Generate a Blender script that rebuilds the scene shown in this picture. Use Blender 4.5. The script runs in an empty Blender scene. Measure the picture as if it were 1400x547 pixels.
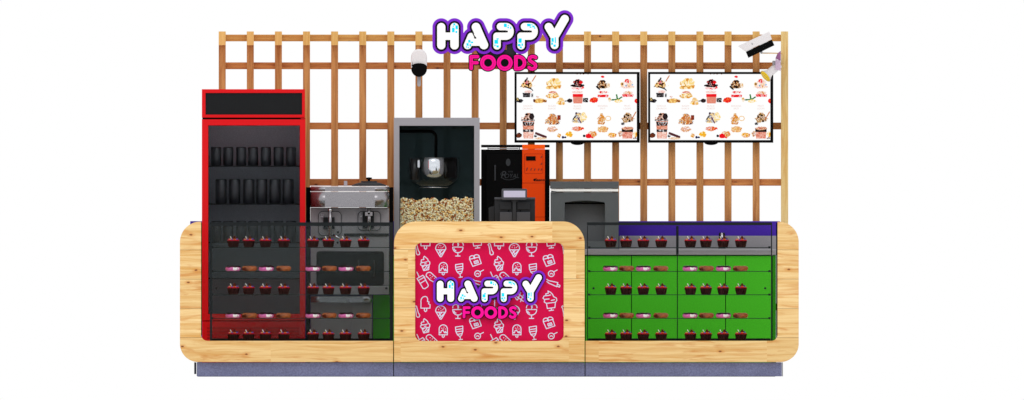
import bpy, bmesh, math, random
import numpy as np
from mathutils import Vector, Matrix, noise as mnoise

random.seed(7)
S = bpy.context.scene
COL = S.collection
PX = 0.005                      # metres per unit of the measured elevation drawing


def X(p): return (p - 669.0) * PX


def Z(p): return (515.0 - p) * PX


# ------------------------------------------------------------------ materials
def lin(c):
    return tuple(((v / 255) / 12.92 if v / 255 <= 0.04045 else ((v / 255 + 0.055) / 1.055) ** 2.4) for v in c) + (1.0,)


class NT:
    def __init__(self, name):
        self.m = bpy.data.materials.new(name)
        self.m.use_nodes = True
        self.t = self.m.node_tree
        self.bsdf = self.t.nodes['Principled BSDF']
        self.out = self.t.nodes['Material Output']

    def n(self, typ, **kw):
        nd = self.t.nodes.new(typ)
        for k, v in kw.items():
            setattr(nd, k, v)
        return nd

    def put(self, sock, v):
        if isinstance(v, bpy.types.NodeSocket):
            self.t.links.new(v, sock)
        else:
            sock.default_value = v

    def math(self, op, a, b=0.0, c=None):
        nd = self.n('ShaderNodeMath', operation=op)
        self.put(nd.inputs[0], a)
        self.put(nd.inputs[1], b)
        if c is not None:
            self.put(nd.inputs[2], c)
        return nd.outputs[0]

    def comb(self, x, y, z):
        nd = self.n('ShaderNodeCombineXYZ')
        for i, v in enumerate((x, y, z)):
            self.put(nd.inputs[i], v)
        return nd.outputs[0]

    def obj_xyz(self):
        tc = self.n('ShaderNodeTexCoord')
        sp = self.n('ShaderNodeSeparateXYZ')
        self.t.links.new(tc.outputs['Object'], sp.inputs[0])
        return tc.outputs['Object'], sp.outputs[0], sp.outputs[1], sp.outputs[2]

    def noise(self, vec, scale=5.0, detail=4.0, rough=0.5, dist=0.0):
        nd = self.n('ShaderNodeTexNoise')
        self.put(nd.inputs['Vector'], vec)
        nd.inputs['Scale'].default_value = scale
        nd.inputs['Detail'].default_value = detail
        nd.inputs['Roughness'].default_value = rough
        nd.inputs['Distortion'].default_value = dist
        return nd.outputs['Fac']

    def ramp(self, fac, stops):
        nd = self.n('ShaderNodeValToRGB')
        self.put(nd.inputs[0], fac)
        els = nd.color_ramp.elements
        while len(els) < len(stops):
            els.new(0.5)
        for e, (p, c) in zip(els, stops):
            e.position = p
            e.color = c if len(c) == 4 else tuple(c) + (1,)
        return nd.outputs[0]

    def mix(self, fac, a, b, blend='MIX'):
        nd = self.n('ShaderNodeMix', data_type='RGBA', blend_type=blend)
        self.put(nd.inputs[0], fac)
        self.put(nd.inputs[6], a)
        self.put(nd.inputs[7], b)
        return nd.outputs[2]

    def bump(self, h, strength=0.2, dist=0.002):
        nd = self.n('ShaderNodeBump')
        nd.inputs['Strength'].default_value = strength
        nd.inputs['Distance'].default_value = dist
        self.put(nd.inputs['Height'], h)
        self.t.links.new(nd.outputs[0], self.bsdf.inputs['Normal'])


def mat(name, rgb, rough=0.5, metal=0.0, grain=0.05, gscale=220.0, bump=0.0, spec=0.12, blotch=0.0):
    k = NT(name)
    vec, x, y, z = k.obj_xyz()
    c = lin(rgb)
    lo = tuple(v * (1 - grain) for v in c[:3]) + (1,)
    hi = tuple(min(1, v * (1 + grain)) for v in c[:3]) + (1,)
    f = k.noise(vec, gscale, 2.0, 0.6)
    col = k.ramp(f, [(0.3, lo), (0.7, hi)])
    if blotch:
        g = k.noise(vec, 6.0, 3.0)
        v = k.ramp(g, [(0.3, (1 - blotch,) * 3), (0.7, (1, 1, 1))])
        col = k.mix(1.0, col, v, 'MULTIPLY')
    k.put(k.bsdf.inputs['Base Color'], col)
    rr = k.math('MULTIPLY_ADD', k.noise(vec, 9.0, 3.0), 0.16, rough - 0.08)
    k.put(k.bsdf.inputs['Roughness'], rr)
    k.bsdf.inputs['Metallic'].default_value = metal
    k.bsdf.inputs['Specular IOR Level'].default_value = spec
    if bump:
        k.bump(f, bump, 0.001)
    return k.m


def wood(name, base, light, streak, knot, bh=0.11, axis='x', knots=True, fine=1.0, seam=0.6, bscale=1.0, length=0.0):
    """boards running along one axis: plank tints, long grain, orange streaks, knots with halos, seams"""
    k = NT(name)
    vec, x, y, z = k.obj_xyz()
    u, v = (x, z) if axis == 'x' else (z, x)
    vb = k.math('ADD', k.math('DIVIDE', v, bh), k.math('MULTIPLY', y, 1.3))
    b = k.math('FLOOR', vb)
    wn = k.n('ShaderNodeTexWhiteNoise', noise_dimensions='1D')
    k.put(wn.inputs['W'], k.math('ADD', b, 0.37))
    r = wn.outputs['Value']
    if length:      # boards butt end to end, staggered
        pc_ = k.math('FLOOR', k.math('ADD', k.math('DIVIDE', k.math('ADD', u, k.math('MULTIPLY', k.n('ShaderNodeObjectInfo').outputs['Random'], 3.1)), length), k.math('MULTIPLY', r, 3.3)))
        wn2 = k.n('ShaderNodeTexWhiteNoise', noise_dimensions='2D')
        k.put(wn2.inputs['Vector'], k.comb(k.math('ADD', pc_, 0.21), k.math('ADD', b, 0.37), 0.0))
        r = wn2.outputs['Value']
    uu = k.math('ADD', u, k.math('MULTIPLY', r, 13.7))
    oi = k.n('ShaderNodeObjectInfo')
    uu = k.math('ADD', uu, k.math('MULTIPLY', oi.outputs['Random'], 7.3))
    wob = k.math('MULTIPLY', k.math('SUBTRACT', k.noise(k.comb(k.math('MULTIPLY', uu, 2.2), 0.0, k.math('MULTIPLY', v, 9.0)), 1.0, 2.0), 0.5), 0.05)
    vv = k.math('ADD', v, wob)
    g1 = k.noise(k.comb(k.math('MULTIPLY', uu, 1.5 * bscale), k.math('MULTIPLY', y, 6.0), k.math('MULTIPLY', vv, 55.0 * fine)), 1.0, 5.0, 0.6, 0.6)
    g2 = k.noise(k.comb(k.math('MULTIPLY', uu, 2.4 * bscale), k.math('MULTIPLY', y, 5.0), k.math('MULTIPLY', vv, 20.0 * fine)), 1.0, 3.0, 0.55, 1.2)
    col = k.ramp(g1, [(0.32, lin(base)), (0.60, lin(light))])
    st = k.ramp(g2, [(0.55, (0, 0, 0)), (0.70, (1, 1, 1))])
    col = k.mix(k.math('MULTIPLY', st, 0.75), col, lin(streak))
    tint = k.ramp(r, [(0.0, (0.88, 0.84, 0.76)), (1.0, (1.0, 1.0, 1.0))])
    col = k.mix(1.0, col, tint, 'MULTIPLY')
    if knots:
        vo = k.n('ShaderNodeTexVoronoi', voronoi_dimensions='2D')
        k.put(vo.inputs['Vector'], k.comb(k.math('MULTIPLY', uu, 4.6), k.math('MULTIPLY', v, 9.0), 0.0))
        vo.inputs['Scale'].default_value = 1.0
        sp = k.n('ShaderNodeSeparateColor')
        k.put(sp.inputs[0], vo.outputs['Color'])
        pick = k.math('GREATER_THAN', sp.outputs[0], 0.52)
        d = k.math('ADD', vo.outputs['Distance'], k.math('MULTIPLY', k.noise(vec, 60.0, 2.0), 0.05))
        halo = k.math('MULTIPLY', k.ramp(d, [(0.06, (1, 1, 1)), (0.2, (0, 0, 0))]), pick)
        core = k.math('MULTIPLY', k.ramp(d, [(0.055, (1, 1, 1)), (0.085, (0, 0, 0))]), pick)
        col = k.mix(k.math('MULTIPLY', halo, 0.7), col, lin(streak))
        col = k.mix(k.math('MULTIPLY', core, 0.85), col, lin(knot))
    if seam:
        fr = k.math('FRACT', vb)
        s = k.math('LESS_THAN', fr, 0.018)
        col = k.mix(k.math('MULTIPLY', s, seam), col, lin(tuple(int(c * 0.55) for c in streak)))
    pores = k.noise(vec, 420.0, 1.0)
    col = k.mix(1.0, col, k.ramp(pores, [(0.25, (0.9, 0.9, 0.9)), (0.6, (1, 1, 1))]), 'MULTIPLY')
    k.put(k.bsdf.inputs['Base Color'], col)
    k.bsdf.inputs['Roughness'].default_value = 0.55
    k.bsdf.inputs['Specular IOR Level'].default_value = 0.25
    k.bump(g1, 0.12, 0.001)
    return k.m


def glass(name, tint, refl=0.0, rough=0.03, veil=0.0, veil_rgb=(60, 64, 66)):
    """thin pane: tinted see-through, optionally with a weak mirror and a painted grey-reflection film"""
    k = NT(name)
    k.t.nodes.remove(k.bsdf)
    tr = k.n('ShaderNodeBsdfTransparent')
    tr.inputs[0].default_value = tuple(v ** 0.5 for v in tint) + (1,)   # a pane has two faces
    last = tr.outputs[0]
    if veil:  # grey haze of reflections put into the pane as diffuse colour
        df = k.n('ShaderNodeBsdfDiffuse')
        df.inputs[0].default_value = lin(veil_rgb)
        mx = k.n('ShaderNodeMixShader')
        mx.inputs[0].default_value = veil
        k.t.links.new(last, mx.inputs[1])
        k.t.links.new(df.outputs[0], mx.inputs[2])
        last = mx.outputs[0]
    if refl:
        gl = k.n('ShaderNodeBsdfGlossy')
        gl.inputs['Roughness'].default_value = rough
        mx = k.n('ShaderNodeMixShader')
        fr = k.n('ShaderNodeLayerWeight')
        fr.inputs[0].default_value = 0.12
        k.put(mx.inputs[0], k.math('MULTIPLY_ADD', fr.outputs['Facing'], 0.45, refl))
        k.t.links.new(last, mx.inputs[1])
        k.t.links.new(gl.outputs[0], mx.inputs[2])
        last = mx.outputs[0]
    k.t.links.new(last, k.out.inputs[0])
    return k.m


M = {}
M['pine'] = wood('pale_pine_boards', (222, 170, 96), (246, 213, 153), (210, 138, 62), (104, 42, 20), bh=0.2, length=1.15)
M['brown_v'] = wood('brown_slat_wood', (176, 112, 60), (218, 156, 94), (182, 110, 56), (80, 40, 20), bh=0.6, axis='z', knots=False, seam=0)
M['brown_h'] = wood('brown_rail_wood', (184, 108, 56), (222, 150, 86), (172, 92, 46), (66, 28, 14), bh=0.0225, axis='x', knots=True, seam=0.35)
M['lit_rail_h'] = wood('lit_rail_wood', (208, 144, 76), (232, 184, 108), (196, 122, 62), (66, 28, 14), bh=0.0225, axis='x', knots=True, seam=0.4)  # lighter copy of the rail wood, light on the top rail in the colour
M['lit_wood'] = wood('pale_lit_wood', (208, 158, 84), (230, 186, 112), (214, 160, 84), (120, 60, 30), bh=0.6, axis='z', knots=False, seam=0)  # paler than the slats: the light on the beams is put into the colour
M['post'] = wood('pale_post_wood', (228, 184, 112), (246, 220, 160), (226, 178, 104), (120, 60, 30), bh=0.6, axis='z', knots=False, seam=0)
M['plinth'] = mat('blue_grey_laminate', (117, 121, 154), 0.6, grain=0.24, gscale=130, bump=0.1, blotch=0.16)
M['plinth_dark'] = mat('dark_plinth_end', (52, 54, 66), 0.6)
M['red'] = mat('red_enamel', (214, 18, 25), 0.35, grain=0.05, spec=0.1)
M['red_deep'] = mat('deep_red_enamel', (176, 18, 24), 0.4, grain=0.05, spec=0.1)
M['char'] = mat('charcoal_plastic', (25, 26, 28), 0.5, grain=0.12, spec=0.1)
M['black'] = mat('black_plastic', (8, 8, 9), 0.5, grain=0.1, spec=0.03)
M['ink'] = mat('black_sign_enamel', (14, 16, 16), 0.5, grain=0.05, spec=0.04)
M['can'] = mat('black_can_metal', (34, 35, 38), 0.35, grain=0.06, spec=0.5)
M['fridge_in'] = mat('dark_grey_liner', (206, 209, 214), 0.7, grain=0.12, gscale=160)
M['steel'] = mat('brushed_steel', (150, 148, 153), 0.26, metal=0.85, grain=0.05, bump=0.03)
M['steel_body'] = mat('satin_steel_sheet', (146, 143, 148), 0.45, metal=0.35, grain=0.06)
M['chrome'] = mat('bright_chrome', (215, 216, 222), 0.12, metal=1.0, grain=0.02)
M['polished'] = mat('polished_kettle', (240, 241, 248), 0.07, metal=0.9, grain=0.03)
M['recess'] = mat('recess_grey', (104, 106, 110), 0.5, grain=0.06)
M['alu'] = mat('grey_aluminium', (158, 157, 164), 0.5, metal=0.1, grain=0.05)
M['grey'] = mat('slate_grey_plastic', (90, 94, 97), 0.5, grain=0.04, spec=0.1)
M['grey_dark'] = mat('graphite_plastic', (50, 52, 56), 0.5, grain=0.05, spec=0.1)
M['pos'] = mat('dark_register_plastic', (40, 42, 46), 0.5, grain=0.06, spec=0.1)
M['pos_hi'] = mat('grey_register_plastic', (72, 74, 80), 0.5, grain=0.05, spec=0.1)
M['lav'] = mat('lavender_display_film', (186, 184, 206), 0.4, grain=0.03)
M['orange'] = mat('orange_panel', (226, 66, 0), 0.5, grain=0.04, spec=0.1)
M['orange_hi'] = mat('bright_orange_cap', (252, 92, 6), 0.5, grain=0.03, spec=0.1)
M['orange_line'] = mat('dark_orange_line', (176, 46, 0), 0.5)
M['green'] = mat('green_laminate', (70, 184, 36), 0.45, grain=0.16, gscale=150, spec=0.1)
M['green_shade'] = mat('shaded_green', (36, 124, 12), 0.5)  # green of the end strip with its shade put into the colour
M['purple'] = mat('purple_laminate', (70, 40, 162), 0.5, grain=0.07, spec=0.1)
M['crimson'] = mat('crimson_print', (204, 4, 70), 0.5, grain=0.05, gscale=260, spec=0.1)
M['icon'] = mat('pale_lilac_print', (214, 217, 242), 0.5, grain=0.02)
M['violet'] = mat('violet_sign_acrylic', (126, 42, 206), 0.45, grain=0.04, spec=0.1)
M['white'] = mat('white_sign_acrylic', (255, 255, 255), 0.45, grain=0.0, spec=0.1)
M['cyan'] = mat('cyan_vinyl', (0, 226, 255), 0.5, grain=0.01, spec=0.1)
M['magenta'] = mat('magenta_acrylic', (255, 6, 152), 0.5, grain=0.02, spec=0.1)
M['stitch'] = mat('dark_pink_dots', (170, 4, 70), 0.5, grain=0.02, spec=0.1)
M['sign_back'] = mat('charcoal_sign_plate', (46, 47, 50), 0.6, grain=0.06)
M['lamp_white'] = mat('white_lamp_enamel', (226, 222, 224), 0.4, grain=0.05)
M['lamp_grey'] = mat('grey_lamp_bracket', (168, 168, 174), 0.45, grain=0.04)
M['mauve'] = mat('mauve_plastic', (164, 108, 156), 0.5, grain=0.1)
M['mauve_pale'] = mat('pale_mauve_plastic', (204, 180, 204), 0.5, grain=0.12)
M['yellow'] = mat('yellow_lamp_lens', (255, 216, 40), 0.4, grain=0.03)
M['case_frame'] = mat('dark_green_black_frame', (26, 30, 32), 0.4, grain=0.08, spec=0.1)
M['shelf_edge'] = mat('dark_shelf_edge', (30, 40, 38), 0.3, grain=0.05)
M['cup'] = mat('dark_brown_wrapper', (42, 19, 17), 0.75, grain=0.15, gscale=300, spec=0.1)
M['berry'] = mat('red_berry_icing', (178, 16, 38), 0.35, grain=0.2, gscale=400)
M['choc'] = mat('chocolate', (84, 34, 20), 0.4, grain=0.2, gscale=300)
M['dark_choc'] = mat('dark_chocolate_glaze', (44, 16, 20), 0.25, grain=0.15)
M['pinkd'] = mat('pink_icing', (214, 110, 172), 0.4, grain=0.22, gscale=150)
M['cream'] = mat('white_cream', (246, 236, 236), 0.5, grain=0.08)
for nm, c in (('s_yellow', (240, 190, 60)), ('s_purple', (130, 80, 190)), ('s_orange', (240, 110, 50)), ('s_pink', (230, 90, 150)), ('s_blue', (90, 110, 200))):
    M[nm] = mat('sprinkle_' + nm[2:], c, 0.4)
M['kern_a'] = mat('pale_popcorn', (255, 240, 204), 0.8, grain=0.12, gscale=120)
M['kern_b'] = mat('buttery_popcorn', (242, 202, 132), 0.8, grain=0.12, gscale=120)
M['kern_c'] = mat('toasted_hull', (176, 104, 52), 0.7, grain=0.15, gscale=120)
M['floor'] = mat('white_studio_floor', (250, 250, 250), 0.7, grain=0.01, spec=0.1)

M['glass_left'] = glass('smoked_glass', (0.94, 0.96, 0.96))
M['glass_left_back'] = glass('smoked_back_glass', (0.78, 0.82, 0.82), veil=0.11, veil_rgb=(108, 114, 116))
M['glass_right'] = glass('clear_glass', (0.96, 0.97, 0.97))
M['glass_shelf'] = glass('shelf_glass', (0.93, 0.96, 0.95))
M['glass_fridge'] = glass('dark_door_glass', (0.82, 0.84, 0.88))
M['glass_pop'] = glass('cabinet_glass', (0.97, 0.98, 0.98))
M['glass_dark'] = glass('dark_back_glass', (0.016, 0.021, 0.023), veil=0.6, veil_rgb=(64, 82, 86))
M['glass_bowl'] = glass('bowl_glass', (0.86, 0.88, 0.89), 0.012, 0.05)

k = NT('brown_baked_dough')
vec, x, y, z = k.obj_xyz()
f = k.noise(vec, 40.0, 4.0)
k.put(k.bsdf.inputs['Base Color'], k.ramp(f, [(0.3, lin((86, 38, 16))), (0.5, lin((146, 74, 30))), (0.72, lin((178, 100, 46)))]))
k.bsdf.inputs['Roughness'].default_value = 0.5
k.bump(f, 0.3, 0.002)
M['dough'] = k.m

k = NT('menu_screen')
k.t.nodes.remove(k.bsdf)
at = k.n('ShaderNodeAttribute', attribute_name='picture')
em = k.n('ShaderNodeEmission')
k.t.links.new(at.outputs['Color'], em.inputs[0])
em.inputs[1].default_value = 1.0
k.t.links.new(em.outputs[0], k.out.inputs[0])
M['screen'] = k.m

k = NT('menu_caption')
k.t.nodes.remove(k.bsdf)
em = k.n('ShaderNodeEmission')
em.inputs[0].default_value = lin((232, 200, 190))
k.t.links.new(em.outputs[0], k.out.inputs[0])
M['caption'] = k.m


# ------------------------------------------------------------------ geometry
class MB:
    def __init__(self):
        self.b = bmesh.new()

    def _mi(self, faces, mi):
        for f in faces:
            f.material_index = mi

    def box(self, x0, x1, y0, y1, z0, z1, mi=0):
        vs = [self.b.verts.new((x, y, z)) for z in (z0, z1) for y in (y0, y1) for x in (x0, x1)]
        q = [(0, 1, 5, 4), (1, 3, 7, 5), (3, 2, 6, 7), (2, 0, 4, 6), (4, 5, 7, 6), (2, 3, 1, 0)]
        self._mi([self.b.faces.new([vs[i] for i in f]) for f in q], mi)
        return self

    def pbox(self, px0, px1, py0, py1, y0, y1, mi=0):
        return self.box(X(px0), X(px1), y0, y1, Z(py1), Z(py0), mi)

    def lathe(self, prof, c=(0, 0, 0), axis='z', seg=24, mi=0, flute=0.0, smooth=True):
        """prof: (radius, height) pairs along the axis"""
        rings = []
        for r, h in prof:
            ring = []
            for i in range(seg):
                a = 2 * math.pi * i / seg
                rr = r * (1 + (flute if i % 2 else -flute))
                p = (rr * math.cos(a), rr * math.sin(a), h)
                if axis == 'y':
                    p = (p[0], p[2], p[1])
                elif axis == 'x':
                    p = (p[2], p[0], p[1])
                ring.append(self.b.verts.new(Vector(p) + Vector(c)))
            rings.append(ring)
        fs = []
        for a, b in zip(rings, rings[1:]):
            for i in range(seg):
                j = (i + 1) % seg
                fs.append(self.b.faces.new((a[i], a[j], b[j], b[i])))
        for f in fs:
            f.smooth = smooth
        caps = []
        if prof[0][0] > 1e-5:
            caps.append(self.b.faces.new(list(reversed(rings[0]))))
        if prof[-1][0] > 1e-5:
            caps.append(self.b.faces.new(rings[-1]))
        self._mi(fs + caps, mi)
        return self

    def ball(self, c, r, mi=0, sub=1, scale=(1, 1, 1), jit=0.0, rnd=random):
        g = bmesh.ops.create_icosphere(self.b, subdivisions=sub, radius=1.0)
        fs = set()
        for v in g['verts']:
            k = r * (1 + (rnd.random() - 0.5) * jit)
            v.co = Vector((v.co.x * k * scale[0], v.co.y * k * scale[1], v.co.z * k * scale[2])) + Vector(c)
            fs.update(v.link_faces)
        for f in fs:
            f.smooth = True
        self._mi(fs, mi)
        return self

    def tube(self, pts, r, seg=10, mi=0):
        pts = [Vector(p) for p in pts]
        rings = []
        n0 = None
        for i, p in enumerate(pts):
            d = (pts[min(i + 1, len(pts) - 1)] - pts[max(i - 1, 0)]).normalized()
            up = Vector((0, 0, 1)) if abs(d.z) < 0.9 else Vector((0, 1, 0))
            if n0 is not None:
                up = n0
            s = d.cross(up).normalized()
            t = s.cross(d).normalized()
            n0 = t
            rr = r[i] if isinstance(r, (list, tuple)) else r
            rings.append([self.b.verts.new(p + s * rr * math.cos(2 * math.pi * j / seg) + t * rr * math.sin(2 * math.pi * j / seg)) for j in range(seg)])
        fs = []
        for a, b in zip(rings, rings[1:]):
            for i in range(seg):
                j = (i + 1) % seg
                f = self.b.faces.new((a[i], a[j], b[j], b[i]))
                f.smooth = True
                fs.append(f)
        fs.append(self.b.faces.new(rings[0]))
        fs.append(self.b.faces.new(list(reversed(rings[-1]))))
        self._mi(fs, mi)
        return self

    def mesh(self, name):
        bmesh.ops.recalc_face_normals(self.b, faces=self.b.faces[:])
        me = bpy.data.meshes.new(name)
        self.b.to_mesh(me)
        self.b.free()
        return me


def plate(name, contours, y0, y1, bev=0.0, pixels=True):
    """flat outline(s) in the elevation plane (holes allowed) extruded from depth y0 to y1"""
    cu = bpy.data.curves.new(name, 'CURVE')
    cu.dimensions = '2D'
    cu.fill_mode = 'BOTH'
    cu.extrude = max(1e-5, abs(y1 - y0) / 2 - bev)
    if bev:
        cu.bevel_depth = bev
        cu.bevel_resolution = 2
        cu.offset = -bev
    for c in contours:
        sp = cu.splines.new('POLY')
        sp.points.add(len(c) - 1)
        flat = []
        for a, b in c:
            flat += [X(a), Z(b), 0, 1] if pixels else [a, b, 0, 1]
        sp.points.foreach_set('co', flat)
        sp.use_cyclic_u = True
    ob = bpy.data.objects.new('tmp', cu)
    COL.objects.link(ob)
    dg = bpy.context.evaluated_depsgraph_get()
    dg.update()
    me = bpy.data.meshes.new_from_object(ob.evaluated_get(dg))
    bpy.data.objects.remove(ob)
    bpy.data.curves.remove(cu)
    me.name = name
    me.materials.clear()
    me.transform(Matrix.Translation((0, (y0 + y1) / 2, 0)) @ Matrix.Rotation(math.pi / 2, 4, 'X'))
    return me


def text_mesh(name, body, size, loc, depth=0.001, shear=0.0, align='CENTER', sx=1.0, bold=0.0):
    cu = bpy.data.curves.new(name, 'FONT')
    cu.body = body
    cu.size = size
    cu.extrude = depth
    cu.shear = shear
    cu.align_x = align
    cu.align_y = 'CENTER'
    cu.offset = bold
    cu.resolution_u = 3
    ob = bpy.data.objects.new('tmp', cu)
    COL.objects.link(ob)
    dg = bpy.context.evaluated_depsgraph_get()
    dg.update()
    me = bpy.data.meshes.new_from_object(ob.evaluated_get(dg))
    bpy.data.objects.remove(ob)
    bpy.data.curves.remove(cu)
    me.name = name
    me.materials.clear()
    me.transform(Matrix.Translation(loc) @ Matrix.Rotation(math.pi / 2, 4, 'X') @ Matrix.Diagonal((sx, 1, 1, 1)))
    return me


def join_meshes(name, meshes):
    b = bmesh.new()
    for m in meshes:
        b.from_mesh(m)
        bpy.data.meshes.remove(m)
    me = bpy.data.meshes.new(name)
    b.to_mesh(me)
    b.free()
    return me


# distance-field outlines: strokes -> smooth contours
def sdf_contours(strokes, res=0.4, pad=2.0):
    """strokes: list of (points, radius); returns closed outlines of their union"""
    xs = [p[0] for s, r in strokes for p in s]
    ys = [p[1] for s, r in strokes for p in s]
    rm = max(r for s, r in strokes) + pad
    x0, x1, y0, y1 = min(xs) - rm, max(xs) + rm, min(ys) - rm, max(ys) + rm
    nx, ny = int((x1 - x0) / res) + 2, int((y1 - y0) / res) + 2
    F = np.full((ny, nx), 9.0)
    gx = x0 + np.arange(nx) * res
    gy = y0 + np.arange(ny) * res
    for s, r in strokes:
        segs = list(zip(s, s[1:])) if len(s) > 1 else [(s[0], s[0])]
        for (ax, ay), (bx, by) in segs:
            m = r + pad
            i0 = max(0, int((min(ax, bx) - m - x0) / res)); i1 = min(nx, int((max(ax, bx) + m - x0) / res) + 2)
            j0 = max(0, int((min(ay, by) - m - y0) / res)); j1 = min(ny, int((max(ay, by) + m - y0) / res) + 2)
            PXg, PYg = np.meshgrid(gx[i0:i1], gy[j0:j1])
            dx, dy = bx - ax, by - ay
            L = dx * dx + dy * dy
            t = np.clip(((PXg - ax) * dx + (PYg - ay) * dy) / L, 0, 1) if L > 1e-9 else 0.0
            d = np.hypot(PXg - ax - t * dx, PYg - ay - t * dy) - r
            F[j0:j1, i0:i1] = np.minimum(F[j0:j1, i0:i1], d)
    F = F + 1e-7
    inside = F < 0
    cell = inside[:-1, :-1].astype(int) + 2 * inside[:-1, 1:] + 4 * inside[1:, 1:] + 8 * inside[1:, :-1]
    J, I = np.nonzero((cell > 0) & (cell < 15))
    table = {1: [(3, 0)], 2: [(0, 1)], 3: [(3, 1)], 4: [(1, 2)], 5: [(3, 0), (1, 2)], 6: [(0, 2)], 7: [(3, 2)],
             8: [(2, 3)], 9: [(2, 0)], 10: [(0, 1), (2, 3)], 11: [(2, 1)], 12: [(1, 3)], 13: [(1, 0)], 14: [(0, 3)]}

    def edge(j, i, e):
        return (('h', j, i), ('v', j, i + 1), ('h', j + 1, i), ('v', j, i))[e]

    def pos(e):
        t, j, i = e
        a = F[j, i]
        b = F[j, i + 1] if t == 'h' else F[j + 1, i]
        q = a / (a - b)
        return (x0 + (i + q) * res, y0 + j * res) if t == 'h' else (x0 + i * res, y0 + (j + q) * res)
    nxt = {}
    for j, i in zip(J.tolist(), I.tolist()):
        for a, b in table[int(cell[j, i])]:
            nxt.setdefault(edge(j, i, a), []).append(edge(j, i, b))
    loops = []
    while nxt:
        st = next(iter(nxt))
        cur = st
        loop = []
        while cur in nxt:
            loop.append(pos(cur))
            q = nxt[cur]
            e = q.pop()
            if not q:
                del nxt[cur]
            cur = e
            if cur == st:
                break
        # drop nearly collinear / doubled points
        out = []
        for p in loop:
            if not out or math.hypot(p[0] - out[-1][0], p[1] - out[-1][1]) > res * 0.3:
                out.append(p)
        if len(out) > 3:
            loops.append(out)
    return loops


def arc(cx, cy, rx, ry, a0, a1, n=14):
    return [(cx + rx * math.cos(math.radians(a0 + (a1 - a0) * i / n)), cy + ry * math.sin(math.radians(a0 + (a1 - a0) * i / n))) for i in range(n + 1)]


def rrect(x0, x1, y0, y1, r, n=10):
    return (arc(x1 - r, y0 + r, r, r, -90, 0, n) + arc(x1 - r, y1 - r, r, r, 0, 90, n) +
            arc(x0 + r, y1 - r, r, r, 90, 180, n) + arc(x0 + r, y0 + r, r, r, 180, 270, n))


# ------------------------------------------------------------------ objects
ABS = {}


def thing(name, label, cat, loc, group=None):
    o = bpy.data.objects.new(name, None)
    o.empty_display_size = 0.05
    COL.objects.link(o)
    o.location = loc
    o['label'] = label
    o['category'] = cat
    if group:
        o['group'] = group
    ABS[o] = Vector(loc)
    return o


def obj(name, me, mats, parent=None, bev=0.0, label=None):
    if isinstance(me, MB):
        me = me.mesh(name)
    for m in (mats if isinstance(mats, (list, tuple)) else [mats]):
        me.materials.append(M[m] if isinstance(m, str) else m)
    o = bpy.data.objects.new(name, me)
    COL.objects.link(o)
    if parent is not None:
        o.parent = parent
        ABS[o] = ABS[parent]
        me.transform(Matrix.Translation(-ABS[parent]))
    if bev:
        md = o.modifiers.new('bevel', 'BEVEL')
        md.width = bev
        md.segments = 2
        md.limit_method = 'ANGLE'
        md.angle_limit = math.radians(50)
        md.harden_normals = False
    if label:
        o['label'] = label
    return o


def solo(name, me, mats, label, cat, loc, group=None, bev=0.0):
    o = obj(name, me, mats, None, bev)
    o.data.transform(Matrix.Translation(-Vector(loc)))
    o.location = loc
    o['label'] = label
    o['category'] = cat
    if group:
        o['group'] = group
    return o


# ---- the ground
fm = bpy.data.meshes.new('floor')
fm.from_pydata([(-14, -16, 0), (14, -16, 0), (14, 14, 0), (-14, 14, 0)], [], [(0, 1, 2, 3)])
fl = obj('floor', fm, 'floor')
fl['kind'] = 'structure'

# ------------------------------------------------------------------ counters
F0 = 0.0
L_OUT = ([(275, 303)] + arc(274, 331, 28, 28, 270, 180)[1:] + arc(271, 470, 25, 25, 180, 90) +
         [(537.6, 495), (537.6, 466)] + arc(283.5, 457.5, 8.5, 8.5, 90, 180))
R_OUT = [(1338 - a, b) for a, b in reversed(L_OUT)]


def side_counter(outline, x0, x1, end, label):
    t = thing('display_counter', label, 'counter', (X((x0 + x1) / 2), 0.25, 0), 'side counters of the kiosk')
    obj('wood_surround', plate('wood_surround', [outline], 0.0, 0.52, 0.002), 'pine', t)
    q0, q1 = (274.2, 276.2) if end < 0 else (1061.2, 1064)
    obj('gap_shade', MB().pbox(q0, q1, 304.5, 458, 0.5215, 0.53), 'black', t)  # added black strip, stands in for the shaded gap inside the surround
    obj('plinth', MB().pbox(x0, x1, 495.4, 514.6, 0.03, 0.5), 'plinth', t, 0.003)
    e0, e1 = (x0 - 3.5, x0 - 0.6) if end < 0 else (x1 + 0.4, x1 + 1.3)
    obj('plinth_end_cap', MB().pbox(e0, e1, 495.4, 511.5 if end < 0 else 514.6, 0.06, 0.5), 'plinth_dark', t)
    return t


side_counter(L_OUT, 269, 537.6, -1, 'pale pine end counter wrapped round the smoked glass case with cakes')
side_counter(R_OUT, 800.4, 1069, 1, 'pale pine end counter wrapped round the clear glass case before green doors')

cc = thing('service_counter', 'middle pine counter with rounded top corners and crimson dessert print panel', 'counter', (X(669), 0.25, 0))
top = [(538.6, 465.7)] + arc(568.5, 333, 29.9, 30.2, 180, 270) + arc(769.5, 333, 29.9, 30.2, 270, 360) + [(799.4, 465.7)]
hole = [(568, 465.7)]
front = ([(538.6, 494.9), (538.6, 336)] + arc(568.5, 333, 29.9, 30.2, 180, 270) + arc(769.5, 333, 29.9, 30.2, 270, 360) + [(799.4, 494.9)])
obj('front_frame', plate('front_frame', [front, rrect(567.6, 770.6, 332, 466.3, 9)], -0.012, 0.036, 0.004), 'pine', cc)
obj('body', plate('body', [front], 0.062, 0.56, 0.004), 'pine', cc)
obj('plinth', MB().pbox(538.6, 799.4, 495.4, 514.6, 0.03, 0.5), 'plinth', cc, 0.003)
obj('joint_strip', MB().pbox(537.7, 538.5, 467, 514, 0.2, 0.3), 'black', cc)
panel = obj('printed_panel', MB().pbox(552, 787, 316, 483, 0.037, 0.061), 'crimson', cc)

# ---- dessert icons printed on the panel (outlines)
ICR = 0.62


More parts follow.
